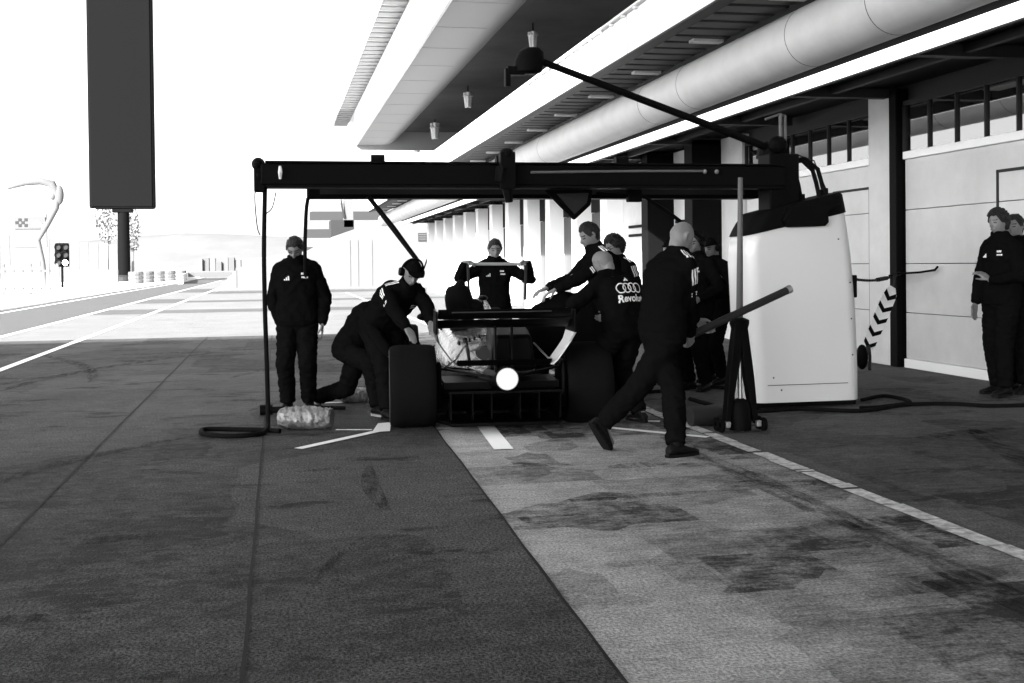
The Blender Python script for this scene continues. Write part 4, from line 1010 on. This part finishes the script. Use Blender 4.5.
def person(label, loc, face, pelvis, neck, hand, foot, elbow=None, knee=None, look=(0, 0), toes=None, hair='short', hairmat=None, vox=.0085,
           chest_fw=None, group='mechanics around the car', marks=(), H=1., extra=(), curl=(.6, .6), handdir=(None, None), tilt=0., jacket=True, bulk=1., handpalm=(None, None)):
    """local frame: x = person's right, y = forward, z = up. hand/foot = (left, right) targets of wrist and ankle."""
    root = thing('person', loc, label, 'person', group, rz=face)
    P = V(pelvis)*H if H != 1 else V(pelvis); Nk = V(neck)*H if H != 1 else V(neck)
    R = V((1, 0, 0)); Sd = (Nk-P).normalized()
    if tilt: R = Mx.Rotation(tilt, 3, Sd) @ R
    fwd = Sd.cross(R)*-1; fwd = R.cross(Sd)*-1 if False else Sd.cross(R)
    cf = Sd.cross(V((1, 0, 0))); chestR = R
    L = (Nk-P).length
    bow = -fwd*.03
    def sp(t): return P.lerp(Nk, t)+bow*math.sin(PI*t)
    hipR = V((1, 0, 0)); hipF = V((0, 1, 0))
    def sec(c, w, d, Rv, Fv, n=20, e=.8):
        return [c+Rv*w*math.copysign(abs(math.cos(q))**e, math.cos(q))+Fv*d*math.copysign(abs(math.sin(q))**e, math.sin(q)) for q in [2*PI*i/n for i in range(n)]]
    def torso(mb, g, t0=-.12, t1=1.0, belly=1.):
        T = [(-.18, .120, .085), (-.06, .165, .118), (.10, .165, .120), (.30, .148, .108), (.50, .160, .118), (.70, .176, .122), (.82, .166, .110), (.90, .128, .086), (.96, .088, .070), (1.02, .062, .060)]
        rg = []
        for t, w, d in T:
            if t < t0-1e-6 or t > t1+1e-6: continue
            Rv = (hipR*(1-max(0, min(1, t)))+R*max(0, min(1, t))).normalized(); Fv = Sd.cross(Rv).normalized()
            rg.append(sec(sp(t), (w+g)*bulk*H, (d+g*(1 if t < .8 else .6))*bulk*H, Rv, Fv))
        mb.loft(rg)
    sh = [sp(.835)+R*s*.162*H for s in (-1, 1)]
    hp = [P+hipR*s*.088*H-V((0, 0, .03)) for s in (-1, 1)]
    el, wr, kn, an = [], [], [], []
    for i, s in enumerate((-1, 1)):
        e = V(elbow[i]) if elbow else V((s*.4, -1, -.1))
        a, b = ik(sh[i]+R*s*.01, V(hand[i]), .295*H, .265*H, e); el.append(a); wr.append(b)
        k = V(knee[i]) if knee else V((s*.08, 1, 0))
        a, b = ik(hp[i], V(foot[i]), .435*H, .425*H, k); kn.append(a); an.append(b)
    # head frame
    up = Sd.copy(); up = (up*.35+V((0, 0, 1))*.65).normalized()
    Mh = Mx.Rotation(rad(look[1]), 3, 'Z') @ Mx((V((1, 0, 0)), V((0, 1, 0)), V((0, 0, 1)))).transposed() @ Mx.Rotation(rad(look[0]), 3, 'X')
    tiltM = V((0, 0, 1)).rotation_difference(up).to_matrix()
    Mh = tiltM @ Mh
    nb = sp(1.0); hc = nb+up*.078*H+(Mh @ V((0, .025, .075)))*H
    hs = 1.0*H
    Th = lambda p: hc+(Mh @ p)*hs
    # ---- body: one continuous surface
    b = MB(); torso(b, -.012)
    b.cone(nb-up*.05, hc-(Mh @ V((0, .02, .05))), .060*H, .056*H, 14, sph=True)
    head_mesh(b, Th)
    for i, s in enumerate((-1, 1)):
        b.cone(sh[i], el[i], .054*H, .042*H, sph=True); b.cone(el[i], wr[i], .042*H, .029*H, sph=True)
        b.cone(hp[i], kn[i], .085*H, .056*H, sph=True); b.cone(kn[i], an[i], .056*H, .038*H, sph=True)
        # foot inside the shoe
        tdir = V(toes[i]).normalized() if toes else V((s*.15, 1, -.25)).normalized()
        b.cone(an[i]-tdir*.03-V((0, 0, .02)), an[i]+tdir*.14-V((0, 0, .03)), .038*H, .026*H, sph=True)
        # hand
        fd = (wr[i]-el[i]).normalized()
        if handdir[i] is not None: fd = V(handdir[i]).normalized()
        pn = V(handpalm[i]) if handpalm[i] is not None else V((-s, .1, -.1))
        pn = pn-fd*pn.dot(fd); pn = pn.normalized() if pn.length > 1e-4 else fd.orthogonal().normalized()
        ac = pn.cross(fd).normalized()
        if ac.dot(V((0, 1, 0))) < 0: ac = -ac      # index side = forward
        w0 = wr[i]; 
        for j, q in enumerate((.030, .010, -.010, -.029)):
            kx = w0+fd*(.092-.004*abs(j-1))*H+ac*q*H
            b.cone(w0+fd*.01*H+ac*q*.5*H, kx, .015*H, .0125*H, 8, sph=True)
            a0 = curl[i]*.55; p0 = kx; dd = fd
            for l, r_ in zip(((.043, .027, .022), (.047, .030, .023), (.044, .028, .022), (.034, .021, .019))[j], (.0098, .009, .008)):
                dd = (fd*math.cos(a0)+pn*math.sin(a0)); p1 = p0+dd*l*H; b.cone(p0, p1, r_*H, (r_-.0008)*H, 8, sph=True); p0 = p1; a0 += curl[i]*.75
        t0 = w0+fd*.03*H+ac*.026*H; t1 = t0+(fd*.7+ac*.6+pn*.35).normalized()*.042*H; t2 = t1+(fd*.9+ac*.1+pn*.5).normalized()*.032*H; t3 = t2+(fd*.8-ac*.1+pn*.6).normalized()*.024*H
        b.cone(t0, t1, .015*H, .0115*H, 8, sph=True); b.cone(t1, t2, .0115*H, .0105*H, 8, sph=True); b.cone(t2, t3, .0105*H, .009*H, 8, sph=True)
    me = remeshed(b, 'body', vox*.85, 2, .45)
    bo = link(me, 'body', root, [M_skin, M_eye])
    Mi = Mh.transposed()
    idx = []
    for p in me.polygons:
        q = Mi @ (p.center-hc)/hs; k = 0
        if q.y > .06 and abs(q.z) < .05:
            for s in (-1, 1):
                if abs(q.x-s*.031) < .014 and abs(q.z-.006) < .006: k = 1
                if abs(q.x-s*.031) < .020 and abs(q.z-.030) < .005: k = 1
        idx.append(k)
    me.polygons.foreach_set('material_index', idx)
    # ---- trousers
    t = MB(); g = .022
    rg = [sec(sp(tt), w*H*bulk, d*H*bulk, hipR, hipF if tt < .1 else Sd.cross(hipR)) for tt, w, d in ((-.20, .120, .10), (-.08, .180, .135), (.06, .182, .138), (.16, .170, .128))]
    t.loft(rg)
    for i in (0, 1):
        ka = kn[i]; a_ = an[i]+(kn[i]-an[i]).normalized()*.015
        t.cone(hp[i], ka, .112*H, .086*H, 16, sph=True); t.cone(ka, ka.lerp(a_, .55), .086*H, .076*H, 16, sph=True); t.cone(ka.lerp(a_, .5), a_, .077*H, .070*H, 16)
    tm = remeshed(t, 'trousers', vox*1.3, 3); wrinkle(tm, .015, 11, random.random()*9, (1, 1, .8)); link(tm, 'trousers', root, [M_cloth2])
    # ---- jacket
    j = MB(); g = .026; torso(j, g, -.06, .94)
    hem = sec(sp(-.14), .178*H*bulk, .135*H*bulk, hipR, Sd.cross(hipR)); j.loft([hem, sec(sp(.0), .180*H*bulk, .138*H*bulk, hipR, Sd.cross(hipR))])
    for i in (0, 1):
        j.cone(sp(.97)+R*(-1, 1)[i]*.045*H, sh[i]+Sd*.012, .062*H, .066*H, 14, sph=True)
        j.cone(sh[i], el[i], .074*H, .063*H, 16, sph=True); j.cone(el[i], wr[i].lerp(el[i], .10), .066*H, .047*H, 16, sph=True)
    # collar standing round the neck
    nu = (hc-nb).normalized()
    nd = (nb-up*.03)
    j.loft([sec(nd-nu*.03, .108*H, .098*H, R, fwd, 18, 1), sec(nd+nu*.03, .090*H, .086*H, R, fwd, 18, 1), sec(nd+nu*.095-fwd*.004, .078*H, .080*H, R, fwd, 18, 1)])
    jm = remeshed(j, 'jacket', vox*1.3, 3); wrinkle(jm, .015, 10, random.random()*9); jo = link(jm, 'jacket', root, [M_cloth])
    bvh = BVHTree.FromPolygons([v.co for v in jm.vertices], [p.vertices for p in jm.polygons])
    # ---- shoes
    for i, s in enumerate((-1, 1)):
        tdir = V(toes[i]).normalized() if toes else V((s*.18, 1, 0)).normalized()
        side = tdir.cross(V((0, 0, 1)) if abs(tdir.z) < .9 else V((0, -1, 0))).normalized(); upv = side.cross(tdir).normalized()
        A = an[i]-upv*.075*H
        def Q(f, x, z): return A+tdir*f*H+side*x*H+upv*z*H
        m = MB(); rings = []
        for f, w, z1 in ((-.085, .018, .045), (-.075, .032, .075), (-.03, .040, .105), (.03, .042, .095), (.09, .048, .068), (.15, .049, .052), (.19, .036, .040), (.205, .015, .030)):
            rings.append([Q(f, w*math.cos(q), (.012+(z1-.012)*.5)+(z1-.012)*.5*math.sin(q)) for q in [2*PI*k/14 for k in range(14)]])
        m.loft(rings); m.cone(A+upv*.07*H, an[i]+upv*.03*H, .044*H, .046*H, 12)
        so_ = m.build('shoe', M_shoe, root, local=True, smooth=True)
        m = MB(); P_ = []
        for f, w in ((-.088, .022), (-.06, .037), (.0, .040), (.08, .049), (.15, .050), (.19, .038), (.208, .012)): P_.append((f, w))
        poly = [(f, w) for f, w in P_]+[(f, -w) for f, w in reversed(P_)]
        m.loft([[Q(f, w, z) for f, w in poly] for z in (-.004, .016)]); m.build('sole', M_sole if 'pale_sole' in extra else M_shoe, so_, local=True)
    # ---- hair or headgear
    hm = hairmat or M_hair
    if hair == 'short': hair_shell(Th, short_hair, .012, random.random()*9, .010).build('hair', hm, root, local=True, smooth=True)
    elif hair == 'curly':
        m = hair_shell(Th, lambda a: short_hair(a)-.1*(math.cos(a) < .2), .026, 3.3, .018)
        for k in range(130):
            a = random.uniform(0, 6.28); z = random.uniform(short_hair(a)+.05, 1); q = math.sqrt(1-z*z); d = V((q*math.sin(a), q*math.cos(a), z)); m.ell(Th(head_pt(d, .022)), (.013, .013, .013), n=7, m=5)
        m.build('hair', hm, root, local=True, smooth=True)
    elif hair == 'receding': hair_shell(Th, receding, .008, 2.2, .003).build('hair', hm, root, local=True, smooth=True)
    elif hair == 'cap':
        m = hair_shell(Th, cap_line, .016, 1., .0015)
        rim = []
        br = [Th(V((x, y, .060-.12*(y-.09)))) for x, y in [(.07*math.sin(q), .085+.085*max(0, math.cos(q))) for q in [-PI/2+PI*k/14 for k in range(15)]]]
        n = len(br); th = (Mh @ V((0, 0, .007)))
        m.add(br+[p+th for p in br], [tuple(range(n)), tuple(reversed(range(n, 2*n)))]+[(k, k+1, n+k+1, n+k) for k in range(n-1)]+[(n-1, 0, n, 2*n-1)])
        m.build('cap', M_cloth, root, local=True, smooth=True)
    if 'headset' in extra:
        m = MB(); m.tube([Th(V((.10*math.sin(a), -.012, .02+.125*math.cos(a)))) for a in [-1.5+3.0*k/14 for k in range(15)]], .010, 8); hb = m.build('headset', M_black, root, local=True, smooth=True)
        for s in (-1, 1):
            m = MB(); c = Th(V((s*.095, -.005, .0))); ax = Mh @ V((s, 0, 0)); m.lathe([(0, -.018), (.036, -.018), (.042, 0), (.036, .022), (0, .026)], c, ax, 16); m.build('ear_cup', M_black, hb, local=True, smooth=True)
        m = MB(); m.cone(Th(V((-.1, 0, .02))), Th(V((-.115, -.02, .15))), .008, .006, 8); m.build('aerial', M_black, hb, local=True)
    if 'glasses' in extra:
        m = MB()
        for s in (-1, 1):
            m.tube([Th(V((s*.032+.022*math.cos(a), .096, .006+.017*math.sin(a)))) for a in [2*PI*k/12 for k in range(13)]], .0028, 6); m.tube([Th(V((s*.053, .094, .010))), Th(V((s*.078, .05, .012))), Th(V((s*.08, -.01, .012)))], .0025, 6)
        m.tube([Th(V((-.011, .098, .008))), Th(V((.011, .098, .008)))], .0025, 6); m.build('glasses', M_black, root, local=True)
    # ---- white marks on the jacket, laid on its surface
    def cast(o, d, lift=.004):
        h = bvh.ray_cast(o, d)
        return (h[0]+h[1]*lift if h[0] is not None and h[1].dot(d) < 0 else (h[0]-d*lift if h[0] is not None else None))
    def strip(a0, a1, outv, al, half, name, n=10):
        ax = (a1-a0).normalized(); o0 = (outv-ax*outv.dot(ax)).normalized(); m = MB(); vs = []
        for k in range(n+1):
            c = a0.lerp(a1, k/n)
            row = []
            for q in (-1, 1):
                o = Mx.Rotation(al+q*half, 3, ax) @ o0; h = cast(c+o*.35, -o); row.append(h)
            if None in row: continue
            vs += row
        if len(vs) < 4: return None
        m.add(vs, [(2*k, 2*k+1, 2*k+3, 2*k+2) for k in range(len(vs)//2-1)])
        return m
    def decal(vs, fs, o, rx, uy, name):
        d = -rx.cross(uy).normalized(); w = []
        for p in vs:
            h = cast(o+rx*p.x+uy*p.y-d*.4, d, .006); w.append(h)
        good = [f for f in fs if all(w[i] is not None for i in f)]
        if not good: return
        m = MB(); m.add([q if q is not None else V((0, 0, 0)) for q in w], good); m.build(name, M_print, jo, local=True)
    for mk_ in marks:
        if mk_[0] == 'stripes':
            i, al0 = mk_[1], mk_[2]; s = (-1, 1)[i]; frac = mk_[3] if len(mk_) > 3 else .38
            A0 = sp(.97)+R*s*.065*H; A1 = sh[i]; A2 = sh[i].lerp(el[i], frac)
            allm = MB(); slm = MB()
            for q in (-1, 0, 1):
                o1 = (up+R*s*.35).normalized(); st = strip(A0, A1, o1, s*(al0+q*.30), .085, 'x', 6); 
                o2 = (R*s*1.0+up*.25); s2 = strip(A1, A2, o2, s*(al0+q*.30), .085, 'x', 8)
                if st: allm.add(st.v, st.f)
                if s2: slm.add(s2.v, s2.f)
            if allm.v: allm.build('shoulder_stripes', M_print, jo, local=True)
            if slm.v: slm.build('sleeve_stripes', M_print, jo, local=True)
        if mk_[0] == 'armband':
            i, al0 = mk_[1], mk_[2]; s = (-1, 1)[i]
            A1 = sh[i].lerp(el[i], .62); A2 = sh[i].lerp(el[i], .66); allm = MB()
            for k in range(2):
                o2 = (R*s+up*.1); z = strip(A1.lerp(A2, k*1.6), A2.lerp(A2+(A2-A1), k*1.6), o2, s*al0, .42, 'x', 3)
                if z: allm.add(z.v, z.f)
            if allm.v: allm.build('sleeve_mark', M_print, jo, local=True)
        if mk_[0] == 'chest':
            o = sp(.66); fv = fwd
            # small three-bar mountain mark and a two-line badge
            vs, fs = [], []
            for k, (x, h0) in enumerate(((-.022, .014), (-.004, .026), (.014, .040))):
                b0 = len(vs); vs += [V((x, -.018, 0)), V((x+.014, -.018, 0)), V((x+.010, -.018+h0, 0)), V((x-.004, -.018+h0-.006, 0))]; fs.append((b0, b0+1, b0+2, b0+3))
            decal(vs, fs, o-R*-.085*H*1.0+Sd*.02, -R, Sd, 'chest_mark')
            vs, fs = [], []
            for y, h0, x0, x1 in ((.012, .020, -.032, .020), (-.020, .014, -.026, .034)):
                nn = 4
                for k in range(nn):
                    b0 = len(vs); xa = x0+(x1-x0)*k/nn; xb = xa+(x1-x0)/nn*.8; vs += [V((xa, y, 0)), V((xb, y, 0)), V((xb, y+h0, 0)), V((xa, y+h0, 0))]; fs.append((b0, b0+1, b0+2, b0+3))
            decal(vs, fs, o-R*.085*H+Sd*.04, -R, Sd, 'chest_badge')
        if mk_[0] == 'back':
            o = sp(.55)
            vs, fs = [], []
            for c in range(4):
                b0 = len(vs); n = 22
                for k in range(n):
                    a = 2*PI*k/n
                    for r_ in (.037, .047): vs.append(V(((c-1.5)*.060+r_*math.cos(a), r_*math.sin(a), 0)))
                fs += [(b0+2*k, b0+2*((k+1) % n), b0+2*((k+1) % n)+1, b0+2*k+1) for k in range(n)]
            decal(vs, fs, o+Sd*.03, R, Sd, 'ring_emblem')
            vs, fs = text_mesh('Revolut', .085, .0025); decal(vs, fs, o-Sd*.065, R, Sd, 'back_lettering')
            vs = [V((-.03, 0, 0)), V((-.008, 0, 0)), V((.0, .018, 0)), V((-.010, .022, 0)), V((.0, 0, 0)), V((.022, 0, 0)), V((.006, .034, 0)), V((-.006, .028, 0))]
            decal(vs, [(0, 1, 2, 3), (4, 5, 6, 7)], o+Sd*.10, R, Sd, 'back_mark')
    root['h'] = 0; del root['h']
    return root, Th, wr

def local_of(loc, face):
    M_ = Mx.Rotation(-face, 3, 'Z'); loc = V(loc)
    return lambda p: M_ @ (V(p)-loc)
def facing(x, y):   # angle that turns local +y to world (x, y)
    return math.atan2(-x, y)

# standing mechanic on the left, head bowed, one hand in the pocket
loc = (.18, 11.45, 0); fc = facing(-.12, -1)
person('standing mechanic with bowed head, one hand in his pocket, beside the hanging air hose', loc, fc, (0, 0, .92), (.0, .01, 1.47),
       hand=((-.245, .06, .86), (.155, .06, .86)), foot=((-.10, .0, .085), (.10, .03, .085)), elbow=((-.6, -.8, 0), (1, -.8, 0)), look=(-38, -6),
       marks=(('stripes', 0, .25), ('stripes', 1, .25), ('chest',), ('armband', 0, .2)), handdir=((-.0, .12, -1), (-.2, .1, -1)), curl=(.45, .3), bulk=1.06)

# mechanic with cap and headset bending over the rear tyre
loc = (.95, 10.8, 0); fc = facing(.55, -1); lo = local_of(loc, fc)
person('mechanic in cap and headset bending over the left rear tyre, stripes on his shoulder', loc, fc, tuple(lo((.93, 10.95, .84))), tuple(lo((1.17, 10.60, 1.22))),
       hand=(lo((1.36, 10.10, .80)), lo((1.13, 10.05, .80))), foot=(lo((1.16, 10.62, .085)), lo((.96, 10.50, .085))),
       elbow=((-1, -.2, .3), (1, -.3, .2)), knee=((-.1, 1, .1), (.1, 1, .2)), toes=((-.1, 1, 0), (.1, 1, 0)), look=(-18, -18), hair='cap',
       marks=(('stripes', 1, .1, .42), ('chest',), ('armband', 1, .1), ('stripes', 0, .1)), extra=('headset',), curl=(.35, .35), handpalm=((0, 0, -1), (0, 0, -1)), bulk=1.05)
# second mechanic crouched behind him, one leg stretched out to the rear
loc = (.72, 11.25, 0); fc = facing(.8, -1); lo = local_of(loc, fc)
person('mechanic crouching behind the one with the headset, one leg stretched back along the ground', loc, fc, tuple(lo((.70, 11.28, .62))), tuple(lo((.98, 11.0, 1.04))),
       hand=(lo((1.32, 10.75, .55)), lo((1.02, 10.55, .55))), foot=(lo((.36, 11.78, .09)), lo((.90, 10.78, .085))),
       elbow=((-1, -.4, -.3), (1, -.4, -.3)), knee=((-.1, .3, -1), (.2, 1, .4)), toes=(tuple(lo((.43, 11.3, -.5))-lo((.36, 11.78, 0))), (.1, 1, 0)), look=(-30, -5), hair='cap',
       extra=('pale_sole',), curl=(.5, .5), bulk=1.08)

# mechanic at the front of the car holding up a frame
loc = (2.54, 13.55, 0); fc = facing(-.1, -1); lo = local_of(loc, fc)
fl, fr_ = at(468, 264, 13.22), at(526, 264, 13.22)
person('mechanic facing the camera at the nose of the car, holding up a rectangular frame', loc, fc, (0, 0, .93), (0, .03, 1.45),
       hand=(lo(fr_+V((.03, .06, .02))), lo(fl+V((-.03, .06, .02)))), foot=((-.12, 0, .085), (.12, .02, .085)), elbow=((-1, -.1, -.9), (1, -.1, -.9)), look=(-16, 3),
       marks=(('stripes', 0, .2), ('stripes', 1, .2), ('chest',)), handdir=((.7, .5, .1), (-.7, .5, .1)), curl=(.9, .9), handpalm=((0, .3, -1), (0, .3, -1)))
fm = thing('hand_held_frame', (2.54, 13.2, 1.0), 'rectangular frame with a pale top bar held up by the mechanic at the nose', 'frame')
m = MB(); m.bar(fl, fr_, .035, .035); m.build('top_bar', M_eave, fm, bevel=.008)
for p, q in ((fl, at(469, 300, 13.22)), (fr_, at(525, 300, 13.22))):
    m = MB(); m.bar(p, q, .03, .03, up=(0, 1, 0)); m.build('side_bar', M_dark, fm, bevel=.006)

# tall mechanic leaning left over the car, arm stretched out
loc = (3.05, 10.75, 0); fc = facing(-1, -.12); lo = local_of(loc, fc)
person('tall dark-haired mechanic leaning left over the car with his arm stretched out', loc, fc, (0, -.08, 1.0), tuple(lo(at(596, 254, 10.65))),
       hand=(lo(at(552, 292, 10.45)), lo(at(548, 288, 10.75))), foot=((-.12, -.12, .085), (.12, .12, .085)), elbow=((-.3, -.2, -1), (.3, -.2, -1)), look=(-22, 4), H=1.03,
       marks=(('stripes', 0, -.1, .45), ('chest',), ('armband', 0, 0)), curl=(.5, .5), handpalm=((0, 0, -1), (0, 0, -1)), bulk=1.04)

# grey-haired mechanic in front of him, back to the camera, head down
loc = (2.95, 9.75, 0); fc = facing(-.45, 1)
person('balding mechanic seen from behind with four linked rings and lettering on his back', loc, fc, (0, -.06, .85), (.0, .12, 1.30),
       hand=((-.26, .38, .95), (.26, .40, .95)), foot=((-.16, .06, .085), (.16, -.08, .085)), elbow=((-1, -.6, 0), (1, -.6, 0)), look=(-42, 10), hair='receding', hairmat=M_hairg,
       marks=(('back',),), curl=(.7, .7), bulk=1.08)

# curly-haired one with glasses behind them
loc = (3.52, 11.55, 0); fc = facing(-1, -.25)
person('curly-haired person in glasses standing behind the mechanic with the rings, facing left', loc, fc, (0, 0, .93), (0, .03, 1.44),
       hand=((-.24, .1, .86), (.24, .12, .86)), foot=((-.1, 0, .085), (.1, 0, .085)), look=(-20, 0), hair='curly', extra=('glasses',), marks=(('stripes', 0, .1),), curl=(.5, .5))

# bald mechanic walking to the right
loc = (2.78, 8.15, 0); fc = facing(1, .42); lo = local_of(loc, fc)
person('bald mechanic striding to the right in front of the group, holding the lever bar', loc, fc, (0, .02, .90), (-.02, .16, 1.44),
       hand=(lo(at(706, 332, 8.52)), lo(at(690, 338, 8.30))), foot=(lo(gr(684, 457)+V((-.06, .0, .085))), lo(gr(604, 452)+V((-.0, .04, .20)))), elbow=((-.7, -1, 0), (.7, -1, 0)),
       knee=((-.05, 1, .1), (.05, 1, 0)), toes=((0, 1, 0), (0, .62, -.85)), look=(-24, -8), hair='none',
       marks=(('stripes', 1, .0, .42), ('armband', 1, 0)), curl=(.8, .9), H=1.02, bulk=1.0)

# three of the crew between him and the cabinet
for (u, Y, fx, fy, lab, hr, ex, lk, Hh) in (
        (697, 12.0, -.8, -.6, 'crew member in black watching from behind the walking bald mechanic', 'short', ('headset',), (-8, 10), 1.0),
        (716, 12.6, -.9, -.45, 'crew member in black standing closest to the left side of the white cabinet', 'cap', ('headset',), (-12, 0), .97),
        (672, 12.9, -.6, -.8, 'crew member in black half hidden behind the bald mechanic, farther back', 'cap', (), (-6, 0), .96)):
    p = at(u, 300, Y); loc = (p.x, Y, 0)
    person(lab, loc, facing(fx, fy), (0, 0, .93), (0, .02, 1.47), hand=((-.20, .26, 1.02), (.18, .28, .98)), foot=((-.12, .03, .085), (.12, -.03, .085)), elbow=((-1, -.6, -.3), (1, -.6, -.3)), look=lk, hair=hr,
           marks=(('chest',), ('armband', 0, .3)), extra=ex, curl=(.8, .8), H=Hh, vox=.010)

# two onlookers by the garage door at the right edge
loc = (7.26, 10.55, 0); fc = facing(-1, -.25)
person('curly-haired onlooker by the garage door, hand on his chest, facing left', loc, fc, (0, 0, .98), (.0, .0, 1.55),
       hand=((-.06, .22, 1.20), (.24, .12, .88)), foot=((-.1, .06, .085), (.1, -.06, .085)), elbow=((-1, -.4, -.8), (1, -.8, 0)), look=(-6, 0), hair='curly', H=1.05,
       marks=(('chest',),), handdir=((.6, .3, .5), None), curl=(.5, .4), group='onlookers by the garage door')
loc = (7.62, 10.78, 0); fc = facing(-1, -.5)
person('onlooker at the right edge of the photo, standing behind the curly-haired one', loc, fc, (0, 0, .97), (.0, .02, 1.53),
       hand=((.0, .24, 1.25), (.05, .27, 1.22)), foot=((-.1, .06, .085), (.1, -.06, .085)), elbow=((-1, -.3, -.8), (1, -.3, -.8)), look=(-4, 0), hair='short', H=1.04,
       marks=(('armband', 0, .2),), curl=(.6, .6), group='onlookers by the garage door')

# ================================================================== LIGHT
SUN_EL, SUN_AZ = 26., 222.   # azimuth from +Y towards +X, degrees
w = bpy.data.worlds.new('World'); S.world = w; w.use_nodes = True
nt = w.node_tree; bg = nt.nodes['Background']
sky = nt.nodes.new('ShaderNodeTexSky'); sky.sky_type = 'NISHITA'; sky.sun_disc = False
sky.sun_elevation = rad(SUN_EL); sky.sun_rotation = rad(SUN_AZ); sky.air_density = 1.0; sky.dust_density = 2.5
bw = nt.nodes.new('ShaderNodeRGBToBW')          # the photograph is black and white
nt.links.new(sky.outputs['Color'], bw.inputs['Color']); nt.links.new(bw.outputs['Val'], bg.inputs['Color'])
bg.inputs['Strength'].default_value = .085
sl_ = bpy.data.lights.new('sun', 'SUN'); sl_.energy = 3.6; sl_.angle = rad(.5); sl_.color = (1, 1, 1)
so_ = bpy.data.objects.new('sun', sl_); COL.objects.link(so_)
dv = V((math.sin(rad(SUN_AZ))*math.cos(rad(SUN_EL)), math.cos(rad(SUN_AZ))*math.cos(rad(SUN_EL)), math.sin(rad(SUN_EL))))
so_.rotation_euler = dv.to_track_quat('Z', 'Y').to_euler()

S.view_settings.view_transform = 'Standard'; S.view_settings.look = 'None'; S.view_settings.gamma = 1.0
S.view_settings.exposure = 2.9
S.render.film_transparent = False
S.cycles.max_bounces = 8; S.cycles.diffuse_bounces = 4
